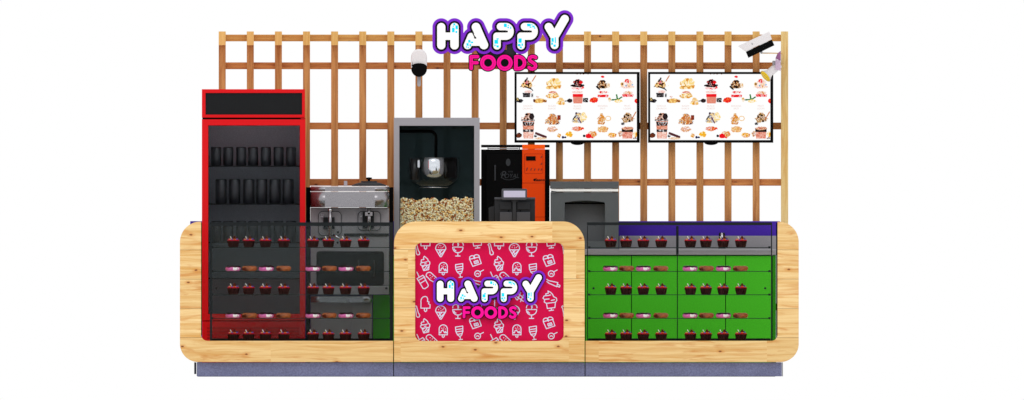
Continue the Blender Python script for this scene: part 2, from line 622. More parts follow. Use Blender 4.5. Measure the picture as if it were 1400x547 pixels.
def I_cone():
    return [arc(0, -2.2, 7, 7, 180, 360), [(-7, -2.2), (-6.4, -0.4), (6.4, -0.4), (7, -2.2)], [(-6, 0), (-0.8, 9), (0.8, 9), (6, 0)],
            [(-2.6, 0), (0.6, 5.6)][::-1], [(1.4, 0), (-3.2, 5)], [(5.4, 0.6), (-1.4, 7.6)], [(-3, -4)], [(0, -6)], [(2.6, -3.6)], [(0.4, -3)], [(4, -5)], [(-1.8, -6.6)]]


def I_sundae():
    return [arc(-3, -6.5, 4, 4, 170, 360), arc(3.5, -6.5, 4, 4, 200, 370), [(-7, -3.6), (7, -3.6)], [(-7, -3.6)] + arc(0, -3, 7, 7, 175, 5, 16),
            [(0, 4), (0, 8)], [(-3, 8.6), (3, 8.6)], arc(-1.5, -1.5, 3.6, 3, 180, 110, 5), [(0.2, -9.5), (0.2, -5)]]


def I_cup():
    return [[(-4.6, 3.6), (-2.4, 10), (4.4, 8.6), (5.2, 2.2)], [(-1.6, 8.6), (2.2, 3.6)], [(1.6, 8.4), (4, 5)], [(-4, 5.6), (-1.4, 3.2)],
            [(-4.6, 3.6), (5.2, 2.2)],
            [(-4.6, 3.6), (-6.6, 2), (-6.4, -0.4), (-4, -1), (-6, -2.6), (-5.2, -4.8), (-2, -5.2), (-2.6, -7.6), (-1.6, -9.6), (0.6, -8), (3, -5.8), (3.8, -3.4), (6, -1.6), (6, 1), (5.2, 2.2)],
            [(-4, -1), (0, -1.4), (2.4, -2.2)], [(-1.2, 1), (1, 0.6)]]


def I_pop():
    return [[(-5.6, 5)] + arc(0, -3, 5.6, 5.6, 180, 360) + [(5.6, 5), (-5.6, 5)], [(-1.4, 5), (-1.4, 7.6), (0, 8.6), (1.4, 7.6), (1.4, 5)],
            [(-5.6, 1.6), (-3.4, 2.4), (-2.6, -0.4), (-0.6, -1.4), (0.8, 0.6), (1.8, 2.4), (3.2, 0.2), (3.6, 2.6), (5.6, 1.4)], [(-2, -4)], [(1, -5.6)], [(2.8, -3)], [(0, -3)]]


def I_glass():
    return [[(-5.4, -7.6), (4.4, -9), (4.6, -2), (3, 3.4), (0.8, 5.4), (-2.8, 3), (-5, -1.6), (-5.4, -7.6)], [(-5, -4), (4.6, -5.4)], [(-4.8, -1), (4.4, -2.2)],
            [(-3, 2.4), (3.4, 1.4)], [(0.6, 5.4), (1.6, 9.4)], [(-0.6, 9.8), (4, 9.2)]]


def I_box():
    return [[(-8, -2.4), (-3.6, 7.2), (8, 3.2), (5, -5.6), (-8, -2.4)], arc(-4.4, -4.2, 3.6, 3.2, 150, 380), arc(1.6, -5.6, 3.8, 3.2, 170, 380),
            [(-2, 0.6), (-0.8, 3.6), (4.2, 2.2), (3, -1), (-2, 0.6)], [(0.4, 1.6), (2, 1)]]


def I_lolly():
    return [arc(-1.6, 1, 4, 4, 0, 360, 18), [(1.6, -1.4), (6.4, -4)], arc(-1.6, 2, 1.6, 1.4, 200, 350, 6)]


def I_drink():
    return [[(-7, -4), (1, -8.6), (3.4, -6.2), (-5, -1.4), (-7, -4)], [(-5, -1.4), (1.4, 9.4), (4, 9.8), (8, 7), (8.6, 5), (3, -6)], [(-4, -6.4), (-7, -13)], [(-2.4, 2.6), (5, -2)]]


def I_bar():
    a = [(-8, -1)] + arc(-5, -3, 4.4, 4.2, 150, 300, 8) + [(7, 2.6)] + arc(6, 5.4, 3, 3, -60, 110, 7) + [(-4, 3.4), (-8, -1)]
    return [a, [(-4, -3)], [(-1, -1.4)], [(-3, 0.6)], [(2, 1)]]


def I_bone():
    return [[(-2.6, -7), (-3.8, -8.4), (-2.8, -10), (-0.8, -9.6), (-0.2, -7.6), (1.4, -1), (3.6, 2.6), (3, 5), (0.6, 5.6), (-1, 4), (-1.4, -0.6), (-2.6, -7)]]


def I_bite():
    return [[(-6.4, 5.6), (-6.2, -3)] + arc(-0.8, -3.6, 5.6, 6.8, 180, 300, 9) + [(3, -6.4), (2.6, -3.6), (4.8, -3), (4, -0.4), (6.2, 0.8), (6, 5.6), (-6.4, 5.6)],
            [(-1.6, 5.6), (-1.6, 9), (0, 10.4), (1.6, 9), (1.6, 5.6)]]


def I_swirl():
    return [[(-4.6, 4), (-3.4, 11), (7, 9.8), (7.6, 2.6)], [(-4.6, 4), (7.6, 2.6)], [(2, 11.6), (2.4, 13.6)], [(-1, 14), (5, 13.2)],
            [(-4.6, 4), (-7.6, 2.2), (-7, -1), (-9.4, -3), (-8, -6), (-5, -6.6), (-5.6, -9), (-2, -10), (-2.6, -13), (1.2, -11), (4, -8), (5, -5.4), (9, -3.2), (9.6, 0), (7.6, 2.6)],
            [(-6, -1.6), (-1, -2)], [(-4.6, -6.4), (1, -7.4)], [(2, 0), (6.4, -1)]]


def I_candy():
    return [[(-7, -3.4), (6, -0.6), (4.4, 5), (-6, 0.4), (-9, -2)], [(5, 1.4), (9, 3.4), (8.2, 5.6), (4.6, 4.2)], [(-9, -5), (-7, -3.4)]]


def I_waffle():
    return [[(-7, -2), (6, 7)], [(-3, -5), (7, 3)], [(-2, 5), (2, -5)], [(2, 7.4), (6, -2)], [(-7, -2), (-6, 1), (-3, 5)]]


TILE = [(I_cone, 602.6, 342), (I_sundae, 626, 341.5), (I_cup, 581.6, 360), (I_pop, 606, 367.5), (I_glass, 628.2, 369.5), (I_box, 650, 357),
        (I_lolly, 654.6, 373.2), (I_drink, 577, 385), (I_bar, 592, 379.5), (I_bone, 671, 343), (I_bite, 581.8, 330.5), (I_swirl, 651, 325.5),
        (I_candy, 656, 387), (I_waffle, 609, 405)]
strokes = []
for fn, cx, cy in TILE:
    for i in (-1, 0, 1, 2):
        for j in (-1, 0, 1):
            ox, oy = cx + 100.7 * i, cy + 85.3 * j
            if 560 < ox < 779 and 324 < oy < 475:
                for s in fn():
                    strokes.append(([(a + ox, b + oy) for a, b in s], ICR if len(s) > 1 else 0.62))
obj('dessert_print', plate('dessert_print', sdf_contours(strokes, 0.3), 0.0358, 0.0368), 'icon', panel)


# ------------------------------------------------------------------ the two lettered signs
def P_letter(dx):
    path = [(684.3 + dx, 36.5), (691, 36.5)]
    path = [(684.3 + dx, 36.5)] + arc(691.6 + dx, 43, 5.7, 6.5, -90, 90) + [(679.5 + dx, 49.5), (679.5 + dx, 62.7)]
    return [(path, 5.15)]


LETTERS = [
    [([(603.3, 37.1), (603.3, 62)], 5.65), ([(621.4, 37.1), (621.4, 62)], 5.75), ([(603, 49.6), (621, 49.6)], 5.1)],
    [([(650.8, 37.1), (661.6, 61.7)], 5.9), ([(639.3, 62.2), (644.4, 50.2)], 5.3), ([(643, 57.8), (659, 57.8)], 5.0)],
    P_letter(0), P_letter(32.9),
    [([(750.1, 36.9), (758.2, 50.5)], 5.5), ([(772.1, 26), (758.2, 50)], 5.6), ([(758.2, 50), (758.2, 61.8)], 5.4)]]
SLITS = [([(644.6, 41.8), (649.4, 51.4)], 0.7), ([(649, 51.6), (650.4, 51.8)], 0.9),
         ([(676, 43.1), (693.2, 43.1)], 1.2), ([(708.9, 43.1), (726.1, 43.1)], 1.2)]
SQ = [(619.8, 622.4, 32, 34.6), (622.8, 626, 34.8, 40), (618, 621.4, 38, 44), (622.8, 625, 42.4, 45), (619, 620.2, 35.2, 36.8),
      (640.2, 643.2, 54.6, 58.2), (637.8, 640.6, 59, 62.6), (643.8, 646.8, 57, 59), (642, 644, 60.4, 63.4), (637, 638.8, 63.6, 65), (639.8, 641.4, 64.2, 65.8),
      (689, 692.8, 32.4, 37), (694.2, 695.8, 34, 35.4), (693.8, 695.8, 36.6, 38.6), (697.6, 699, 36.4, 39.6),
      (676, 681, 54.6, 59.8), (678.8, 681.8, 52.4, 54), (675.8, 677.6, 61, 63), (678.8, 681.8, 62, 64.8),
      (720.6, 725.6, 32.6, 36), (726.6, 728, 33, 34.4), (724.2, 726.6, 36.6, 38), (727.8, 731, 35, 37.2), (730, 732, 37.6, 39.2),
      (708.8, 713.2, 52.6, 58.4), (708, 711.6, 60.2, 63.2), (713, 715, 59.6, 62.6), (710.6, 713.4, 63.8, 66),
      (754, 757, 52, 57.2), (758.6, 760, 51, 58.6), (753.6, 756, 58.2, 61.2), (756.8, 759.8, 61, 64)]
FOODS = [
    [([(644.2, 93.6), (644.2, 77.6), (653, 77.6)], 2.35), ([(644.2, 85.9), (652.3, 85.9)], 2.2)],
    [(arc(667.3, 85.9, 8.2, 8.2, 0, 360, 40), 2.75)],
    [(arc(690.1, 85.9, 8.2, 8.2, 0, 360, 40), 2.75)],
    [([(705.3, 77.7)] + arc(708.6, 85.9, 8.5, 8.2, -90, 90, 20) + [(705.3, 94.1), (705.3, 77.7)], 2.5)],
    [([(732.3, 78.8), (730.2, 77.5), (727.4, 77.3), (724.6, 78.6), (723.6, 80.8), (724.6, 83.2), (728, 85.4), (731.4, 87.7), (732.4, 90.4), (731.2, 93), (728.2, 94.4), (725.4, 94), (723.4, 92.4)], 2.35)]]


def grow(sets, d):
    return [(s, r + d) for st in sets for s, r in st]


def logo(label, ox, oy, k, yf, group, plate_behind):
    """yf: depth of the front of the violet layer; k: size; ox, oy: offsets of the drawing"""
    def tr(cs):
        return [[(ox + (a - 592) * k, oy + (b - 14) * k) for a, b in c] for c in cs]
    zb = Z(oy + 83 * k)
    t = thing('lettered_sign', label, 'sign', (X(ox + 96 * k), yf + 0.02, zb), group)
    res = 0.4
    obj('violet_outline', plate('violet_outline', tr(sdf_contours(grow(LETTERS, 6.4), res)), yf, yf + 0.022, 0.002), 'violet', t)
    obj('black_outline', plate('black_outline', tr(sdf_contours(grow(LETTERS, 2.55), res)), yf - 0.006, yf - 0.0005, 0.001), 'ink', t)
    for li, L in enumerate(LETTERS):
        w = obj('letter', plate('letter', tr(sdf_contours(L, res)), yf - 0.012, yf - 0.0065, 0.0015), 'white', t)
        lo = min(min(p[0] for p in s) for s, r in L) - 5
        hi = max(max(p[0] for p in s) for s, r in L) + 5
        sl = [s for s in SLITS if lo - 3 < s[0][0][0] < hi]
        if sl:
            obj('slit', plate('slit', tr(sdf_contours(sl, 0.25)), yf - 0.0136, yf - 0.0122), 'ink', w)
        for a, b, c, d in SQ:
            if lo < (a + b) / 2 < hi:
                (q0, q1), (q2, q3) = tr([[(a, c), (b, d)]])[0]
                obj('pixel_mark', MB().pbox(q0, q2, q1, q3, yf - 0.0134, yf - 0.0122), 'cyan', w)
    dark = grow(FOODS, 1.35)
    dark += [([(667.3, 85.9)], 6.5), ([(690.1, 85.9)], 6.5), ([(707, 82), (710, 86), (707, 90)], 4.0)]
    obj('dark_outline', plate('dark_outline', tr(sdf_contours(dark, res)), yf + 0.001, yf + 0.007, 0.001), 'ink', t)
    for L in FOODS:
        w = obj('letter', plate('letter', tr(sdf_contours(L, 0.3)), yf - 0.007, yf + 0.0005, 0.0015), 'magenta', t, label='magenta letter of the second line')
        dots = []
        for s, r in L:
            for (ax, ay), (bx, by) in zip(s, s[1:]):
                n = max(1, int(math.hypot(bx - ax, by - ay) / 1.25 + 0.5))
                for i in range(n):
                    dots.append(([(ax + (bx - ax) * i / n, ay + (by - ay) * i / n)], 0.4))
        if plate_behind:
            obj('dot_line', plate('dot_line', tr(sdf_contours(dots, 0.14)), yf - 0.0082, yf - 0.0072), 'stitch', w)
    if plate_behind:
        bp = [[(650, 68), (692.6, 68), (692.6, 58), (706, 58), (706, 74), (712, 80), (712, 90), (662, 90), (658, 82)]]
        obj('back_plate', plate('back_plate', tr(bp), yf + 0.026, yf + 0.05), 'sign_back', t)
        for px in (610.9, 649.3, 726.3, 764.7):
            obj('bracket', MB().pbox(px - 2, px + 2, 44, 60, yf + 0.0225, 1.5), 'sign_back', t)
    else:
        obj('standoff', MB().pbox(640, 700, 390, 410, yf + 0.0225, 0.0355), 'sign_back', t)
    return t


logo('large bubble letter sign in white, violet and magenta on top of the trellis', 592, 14, 1.0, 1.44, 'lettered signs', True)
logo('smaller bubble letter sign on the crimson panel of the middle counter', 592.8, 370, 0.797, 0.008, 'lettered signs', False)

# ------------------------------------------------------------------ trellis
tr_ = thing('wood_trellis', 'tall brown wooden trellis behind the kiosk with pale beam ends on top', 'trellis', (X(684), 1.95, 0))
for i in range(20):
    p0 = 299 + 38.42 * i
    obj('upright', MB().pbox(p0, p0 + 9.6, 43.4, 500, 1.92, 1.955), 'brown_v', tr_, 0.002)
    obj('beam', MB().pbox(p0 - 0.05, p0 + 9.65, 43, 62, 1.50, 1.918), 'lit_wood', tr_, 0.002)
for (a, b, m) in ((47.3, 56.6, 'lit_rail_h'), (85.3, 94.7, 'brown_h'), (167.6, 177, 'brown_h'), (244.6, 254, 'brown_h'), (330, 339.4, 'brown_h'), (415, 424.4, 'brown_h')):
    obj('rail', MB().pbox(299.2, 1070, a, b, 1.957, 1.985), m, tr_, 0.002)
obj('post', MB().pbox(1067.7, 1077.6, 43, 492, 1.86, 1.99), 'post', tr_, 0.002)

# ------------------------------------------------------------------ back counter with purple wall
pw = solo('low_wall', MB().pbox(270, 1060, 349.2, 515, 1.80, 1.85).pbox(260, 1066.4, 302.4, 349, 1.80, 1.85), 'purple', 'low purple wall behind the appliances and the back counter', 'wall', (X(663), 1.825, 0), bev=0.003)
pw['kind'] = 'thing'
bc = thing('back_counter', 'green back counter with steel worktop below the purple wall', 'counter', (X(785), 1.5, 0))
obj('carcass', MB().pbox(509.5, 1056, 349, 500, 1.32, 1.79), 'case_frame', bc)
edges = [509.5, 548, 611, 674, 737, 800.2, 863.4, 926, 992, 1055.3]
for a, b in zip(edges, edges[1:]):
    d = obj('door', MB().pbox(a + 0.5, b - 0.5, 349.8, 499, 1.30, 1.318), 'green', bc, 0.002)
obj('end_shade_panel', MB().pbox(1056.2, 1061, 349, 500, 1.296, 1.79), 'green_shade', bc, 0.002)
obj('end_shade_panel', MB().pbox(1061.3, 1067, 349, 494, 1.40, 1.79), 'black', bc)  # added black panel standing in for the shadow at the counter's side
obj('worktop', MB().pbox(509.5, 1061.5, 340.4, 348.6, 1.28, 1.79), 'steel_body', bc, 0.003)
obj('backsplash', MB().pbox(846.3, 1061.5, 322.4, 340.2, 1.76, 1.795), 'steel_body', bc, 0.004)
obj('worktop_lip', MB().pbox(846.3, 1061.5, 340.0, 342.6, 1.274, 1.279), 'alu', bc)
obj('plinth', MB().pbox(512, 1059, 500.4, 515, 1.36, 1.78), 'char', bc)
fa = obj('tap', MB().lathe([(0.026, 0), (0.026, 0.006), (0.017, 0.01), (0.013, 0.05), (0.018, 0.06), (0.022, 0.10), (0.018, 0.112), (0, 0.113)], (X(987), 1.70, Z(340.4)), seg=20), 'char', bc)
obj('spout', MB().tube([(X(987), 1.70, Z(322)), (X(987), 1.64, Z(319)), (X(987), 1.58, Z(322)), (X(987), 1.575, Z(326))], 0.008), 'chrome', fa)

# ------------------------------------------------------------------ red fridge
fr = thing('drinks_fridge', 'tall red fridge with dark glass door and rows of black cans', 'fridge', (X(346.5), 1.15, 0))
FY0, FY1 = 0.85, 1.45
sh = MB()
sh.pbox(276.4, 281, 163, 512, FY0 + 0.06, FY1)
sh.pbox(412, 416.8, 163, 512, FY0 + 0.06, FY1)
sh.pbox(281, 412, 163, 168, FY0 + 0.06, FY1)
sh.pbox(281, 412, 432, 512, FY0 + 0.06, FY1)
obj('cabinet', sh, 'red', fr)
ln = MB()
ln.pbox(281.1, 411.9, 168.1, 431.9, FY1 - 0.03, FY1 - 0.005)
ln.pbox(281.1, 283, 168.1, 431.9, FY0 + 0.07, FY1 - 0.031)
ln.pbox(410, 411.9, 168.1, 431.9, FY0 + 0.07, FY1 - 0.031)
obj('liner', ln, 'fridge_in', fr)
hd = obj('header', plate('header', [[(276, 122), (417, 122), (417, 160.8), (276, 160.8)], rrect(281, 413, 127.2, 156.8, 0.6, 2)], FY0, FY0 + 0.04, 0.002), 'red', fr)
obj('header_panel', MB().pbox(278, 415, 124, 159, FY0 + 0.012, FY0 + 0.039), 'char', fr)
obj('header_box', MB().pbox(276.4, 416.6, 122.4, 161.6, FY0 + 0.041, FY1), 'red', fr)
dr = obj('door', plate('door', [[(276, 163.2), (417.6, 163.2), (417.6, 438), (276, 438)], [(284.8, 171.6), (410, 171.6), (410, 429.3), (284.8, 429.3)]], FY0 - 0.01, FY0 + 0.05, 0.004), 'red', fr)
obj('door_glass', MB().pbox(281.5, 413, 168, 433, FY0 + 0.02, FY0 + 0.026), 'glass_fridge', dr)
obj('gasket', plate('gasket', [[(281, 167.8), (413.6, 167.8), (413.6, 433), (281, 433)], [(285.2, 172), (409.6, 172), (409.6, 428.8), (285.2, 428.8)]], FY0 + 0.0505, FY0 + 0.058), 'black', dr)
base = MB().pbox(276.4, 417.2, 439.2, 510, FY0, FY0 + 0.058)
bs = obj('base_panel', base, 'red', fr, 0.003)
gr = MB()
for i in range(4):
    gr.pbox(283, 410, 447.5 + i * 4.6, 449.7 + i * 4.6, FY0 - 0.004, FY0 - 0.0005)
obj('vent_grille', gr, 'red_deep', bs)
for yy in (226.6, 278.4, 331, 380):
    obj('shelf', MB().pbox(283.2, 409.8, yy, yy + 1.6, FY0 + 0.08, FY1 - 0.035), 'char', fr)
obj('gap_strip', MB().pbox(276.6, 416.4, 161.0, 163.4, FY0 + 0.02, FY0 + 0.0405), 'black', fr)
obj('hinge', MB().pbox(411, 417.6, 161.2, 163, FY0 - 0.008, FY0 + 0.03), 'red_deep', fr)


def make_can(h, r):
    t = bpy.data.objects.new('drink_can', None)
    COL.objects.link(t)
    ABS[t] = Vector((0, 0, 0))
    t.empty_display_size = 0.05
    obj('body', MB().lathe([(r * 0.9, 0), (r, 0.004), (r, h - 0.006), (r * 0.93, h - 0.0015)], seg=24), 'can', t)
    obj('lid', MB().lathe([(r * 0.93, h - 0.0014), (r * 0.95, h + 0.001), (r * 0.86, h + 0.001), (r * 0.84, h - 0.003), (0, h - 0.003)], seg=24), 'char', t)
    return t


def dup(root):
    r = root.copy()
    COL.objects.link(r)
    for ch in list(root.children):
        c = ch.copy()
        COL.objects.link(c)
        c.parent = r
        for g in list(ch.children):
            d = g.copy()
            COL.objects.link(d)
            d.parent = c
    return r


ORD = ['first', 'second', 'third', 'fourth', 'fifth', 'sixth', 'seventh', 'eighth']


def place(proto, used, loc, label, cat, group):
    o = proto if not used[0] else dup(proto)
    used[0] = True
    o.location = loc
    o['label'] = label
    o['category'] = cat
    o['group'] = group
    return o


can_rows = [([295.4, 312, 329.8, 346, 363.4, 381, 398], 226.6, 25.4, 7.0, 'short', 'top'),
            ([302.2, 320.8, 340.2, 357.8, 376, 394], 278.4, 33.4, 7.7, 'tall', 'second'),
            ([295.4, 312, 329.8, 346, 363.4, 381, 398], 331, 28.6, 7.0, 'black', 'third')]
for xs, yy, h, r, kind, which in can_rows:
    c0 = make_can(h * PX, r * PX)
    used = [False]
    for i, px in enumerate(xs):
        place(c0, used, (X(px), FY0 + 0.2, Z(yy)), '%s black can, %s from left on the %s shelf in the red fridge' % ('dark' if kind == 'black' else kind, ORD[i], which), 'can', 'black cans in the fridge')

# ------------------------------------------------------------------ soft-serve machine
ss = thing('ice_cream_machine', 'floor standing steel soft ice cream machine with two dispensing heads', 'ice cream machine', (X(478), 1.15, 0))
SY = 1.0
obj('body', MB().pbox(424.6, 532, 284, 391, SY + 0.02, 1.27), 'steel_body', ss, 0.004)
obj('lower_cabinet', MB().pbox(424.6, 508.8, 404, 508, SY + 0.03, 1.6), 'steel_body', ss, 0.004)
obj('cabinet_door', MB().pbox(480, 508.2, 416, 506, SY + 0.018, SY + 0.029), 'steel_body', ss, 0.002)
obj('shade_panel', MB().pbox(418.4, 424.3, 256, 508, SY + 0.05, 1.27), 'black', ss)  # added black strip in place of the machine's shadow
obj('shade_panel', MB().pbox(532.3, 537.8, 256, 404, SY + 0.05, 1.27), 'black', ss)  # matching black strip that darkens the gap on this side


def bowfront(p0, p1, y0, y1, rad, yf, yb):
    """a cover whose front corners are rounded in plan"""
    b = bmesh.new()
    x0, x1 = X(p0), X(p1)
    pts = [(x0, yb)] + [(x0 + rad - rad * math.cos(a), yf + rad - rad * math.sin(a)) for a in [math.radians(9 * i) for i in range(11)]] + \
          [(x1 - rad + rad * math.sin(a), yf + rad - rad * math.cos(a)) for a in [math.radians(9 * i) for i in range(11)]] + [(x1, yb)]
    lo = [b.verts.new((a, c, Z(y1))) for a, c in pts]
    hi = [b.verts.new((a, c, Z(y0))) for a, c in pts]
    n = len(pts)
    for i in range(n):
        f = b.faces.new((lo[i], lo[(i + 1) % n], hi[(i + 1) % n], hi[i]))
        f.smooth = 0 < i < n - 2 and i != 11
    b.faces.new(hi)
    b.faces.new(list(reversed(lo)))
    m = MB()
    m.b.free()
    m.b = b
    return m


cv = obj('front_cover', bowfront(424.3, 532.4, 262.4, 283.6, 0.10, SY - 0.09, SY + 0.3), 'steel', ss)
obj('seam_strip', bowfront(425, 531.8, 261.6, 262.2, 0.10, SY - 0.089, SY + 0.3), 'cream', ss)
obj('top_cover', bowfront(424.3, 532.4, 255.4, 261.4, 0.10, SY - 0.09, SY + 0.3), 'steel', ss)
obj('top_edge', bowfront(425, 531.8, 254.4, 255.2, 0.10, SY - 0.085, 1.25), 'cream', ss)
obj('badge_plate', plate('badge_plate', [rrect(453, 503.5, 264.5, 282.5, 1.5)], SY - 0.0925, SY - 0.0902), 'steel', cv)
hl = obj('hopper_lid', MB().lathe([(0.118, 0), (0.118, 0.006), (0.075, 0.022), (0.055, 0.024), (0.055, 0.034), (0, 0.034)], (X(504.5), SY + 0.16, Z(254.4)), seg=32), 'grey_dark', ss)
obj('lid_knob', MB().lathe([(0.008, 0), (0.008, 0.01), (0.02, 0.014), (0.02, 0.024), (0, 0.026)], (X(504.5), SY + 0.16, Z(247.6)), seg=16), 'black', hl)
obj('vent_stub', MB().pbox(470.2, 474.8, 247.4, 254.3, SY + 0.05, SY + 0.08), 'alu', ss, 0.001)


def headpart(cx, x0, x1, yb, chrome):
    pl = obj('nozzle_plate', plate('nozzle_plate', [rrect(x0, x1, 288.6, yb, 6)], SY + 0.006, SY + 0.0195, 0.0015), 'steel_body', ss)
    rr = rrect(x0 + 0.4, x1 - 0.4, 289, yb - 0.4, 6)
    obj('gasket', plate('gasket', sdf_contours([(rr + rr[:1], 0.42)], 0.25), SY + 0.003, SY + 0.0055), 'grey_dark', pl)
    bx = (442, 457.4, 297, 313) if not chrome else (495.6, 511.3, 289.6, 312)
    obj('nozzle_block', MB().pbox(*bx, SY - 0.05, SY + 0.0055), 'char', pl, 0.003)
    z0, z1 = (284.4, 322.6) if not chrome else (284.4, 315)
    obj('draw_rod', MB().lathe([(0.012, Z(z1)), (0.012, Z(z0))], (X(cx), SY - 0.065, 0), seg=18), 'steel', pl)
    if chrome:
        obj('clamp', MB().pbox(499, 509.3, 290, 295.4, SY - 0.082, SY - 0.051), 'steel_body', pl, 0.002)
        obj('clamp_screw', MB().lathe([(0.009, 0), (0.007, 0.004), (0, 0.005)], (X(504.4), SY - 0.082, Z(291.6)), 'y', 16), 'chrome', pl)
    else:
        obj('rod_cap', MB().lathe([(0.006, Z(290)), (0.015, Z(288)), (0.013, Z(285)), (0, Z(284.6))], (X(cx), SY - 0.065, 0), seg=18), 'chrome', pl)
    kx = x0 + 5.4
    kb = MB()
    kb.lathe([(0.008, 0), (0.008, 0.025), (0, 0.025)], (X(kx), SY - 0.021, Z(295.5)), 'y', 12)
    for a in range(4):
        kb.ball((X(kx) + 0.01 * math.cos(a * 1.57 + 0.6), SY - 0.02, Z(295.5) + 0.01 * math.sin(a * 1.57 + 0.6)), 0.0065, sub=2)
    obj('star_knob', kb, 'alu', pl)
    return pl


headpart(451.4, 435, 467, 322.6, False)
headpart(504.6, 489, 520.8, 315.6, True)
obj('drip_slot', MB().pbox(470.6, 531.6, 319.2, 323.4, SY + 0.012, SY + 0.0195), 'char', ss)
obj('drip_slot', MB().pbox(425, 455.6, 325, 328.7, SY + 0.012, SY + 0.0195), 'char', ss)
obj('bright_handle', MB().tube([(X(455.8), SY - 0.02, Z(321)), (X(460), SY - 0.035, Z(323.4)), (X(467.5), SY - 0.03, Z(329))], 0.008), 'chrome', ss)
for a, b in ((462, 317.7), (461.6, 331.7), (528.3, 394.2)):
    obj('bolt', MB().lathe([(0.008, 0), (0.008, 0.006), (0, 0.008)], (X(a), SY - 0.0005 if b < 390 else SY - 0.012, Z(b)), 'y', 14), 'char', ss)
obj('spray_recess', plate('spray_recess', [rrect(432.6, 525, 343.6, 390.4, 4)], SY + 0.010, SY + 0.0195), 'char', ss)
obj('drip_ledge', MB().pbox(424.6, 532, 391.2, 403.4, SY - 0.01, 1.2), 'steel_body', ss, 0.004)
obj('drain_tray', bowfront(424.6, 508.8, 405.4, 413.6, 0.06, SY - 0.06, SY + 0.029), 'steel', ss)
obj('outlet', MB().pbox(441.6, 454, 329.6, 343, SY - 0.02, SY + 0.0095), 'steel_body', ss, 0.002)
sm = MB()
for a, b0, b1 in ((490, 357, 370), (511.6, 357, 378)):
    sm.lathe([(0.004, Z(b1)), (0.004, Z(b0)), (0.007, Z(b0) + 0.002), (0, Z(b0) + 0.008)], (X(a), SY - 0.004, 0), seg=10)
obj('rinse_pipe', sm, 'grey', ss)

# ------------------------------------------------------------------ popcorn machine
pm = thing('popcorn_machine', 'grey framed popcorn cabinet with hanging kettle and dark back glass', 'popcorn machine', (X(597.5), 1.5, Z(340.4)))
PY0, PY1 = 1.30, 1.74
obj('front_frame', plate('front_frame', [[(538.4, 161), (655.8, 161), (655.8, 340.2), (538.4, 340.2)], [(546, 172), (648.2, 172), (648.2, 318), (546, 318)]], PY0, PY0 + 0.035, 0.002), 'alu', pm)
fb = MB()
fb.pbox(538.8, 545.6, 161.4, 340, PY0 + 0.036, PY1)
fb.pbox(648.6, 655.4, 161.4, 340, PY0 + 0.036, PY1)
fb.pbox(545.7, 648.5, 161.4, 171.6, PY0 + 0.036, PY1)
fb.pbox(545.7, 648.5, 318.4, 340, PY0 + 0.036, PY1)
obj('cabinet', fb, 'alu', pm)
obj('front_glass', MB().pbox(545.7, 648.5, 171.7, 318.3, PY0 + 0.015, PY0 + 0.02), 'glass_pop', pm)
obj('back_glass', MB().pbox(545.7, 648.5, 171.7, 318.3, PY1 - 0.02, PY1 - 0.01), 'glass_dark', pm)
obj('hanging_pipe', MB().tube([(X(545.7), 1.55, Z(179.6)), (X(588), 1.55, Z(179.6))] + [(X(a), 1.55, Z(b)) for a, b in arc(588, 187.6, 8, 8, -90, 0, 6)[1:]] + [(X(596), 1.55, Z(216))], 0.0105), 'black', pm)
bw = obj('glass_bowl', MB().lathe([(0.176, Z(215.2)), (0.176, Z(236)), (0.168, Z(244)), (0.15, Z(250)), (0.12, Z(254)), (0.08, Z(256)), (0.0, Z(256.2))], (X(593.6), 1.55, 0), seg=48), 'glass_bowl', pm)
obj('bowl_rim', MB().lathe([(0.1, Z(255.6)), (0.105, Z(256.6)), (0.085, Z(256.8)), (0.07, Z(256))], (X(593.6), 1.55, 0), seg=40), 'chrome', bw)
obj('kettle', MB().lathe([(0.070, Z(215.2)), (0.072, Z(222)), (0.072, Z(233)), (0.066, Z(238)), (0.048, Z(242)), (0.02, Z(244)), (0, Z(244.3))], (X(593.2), 1.45, 0), seg=40), 'polished', pm)
obj('heater_box', MB().pbox(606.5, 625, 215.2, 244, 1.5, 1.6), 'black', pm, 0.01)
kp = MB()
kp.lathe([(0.03, Z(246)), (0.03, Z(217))], (X(567), 1.53, 0), seg=16)
obj('side_canister', kp, 'can', pm)
obj('bright_strip', MB().pbox(571, 573.8, 219, 229, 1.46, 1.47), 'chrome', pm)

pc = MB()
rnd = random.Random(3)
top_of = lambda px: 272.5 + 1.6 * math.sin(px * 0.19) + 1.4 * math.sin(px * 0.43 + 1) - (2.2 if px > 630 else 0)
pc.box(X(547), X(647.4), PY0 + 0.05, PY1 - 0.03, Z(317.6), Z(278), 0)
for layer, yb in enumerate((PY0 + 0.034, PY0 + 0.046, PY0 + 0.12, PY0 + 0.24)):
    py = 305.0 if layer < 2 else 284.0
    while py > 268:
        px = 548.2 + rnd.random() * 2
        while px < 646.8:
            if py > top_of(px) + rnd.random() * 1.2:
                mi = rnd.choices((0, 1, 2), (0.56, 0.2, 0.24))[0]
                r = (0.0056 + rnd.random() * 0.003) * (0.85 if mi == 2 else 1)
                pc.ball((X(px + rnd.uniform(-.6, .6)), yb + rnd.uniform(-.008, .006), Z(py + rnd.uniform(-.7, .7))), r, mi, 1, (rnd.uniform(.8, 1.2), 1, rnd.uniform(.8, 1.2)), 0.5, rnd)
            px += 1.9
        py -= 1.7
po = solo('popcorn', pc, ['kern_a', 'kern_b', 'kern_c'], 'heap of pale popcorn with toasted specks inside the popcorn cabinet', 'popcorn', (X(597), 1.5, Z(317.6)))
po['kind'] = 'stuff'

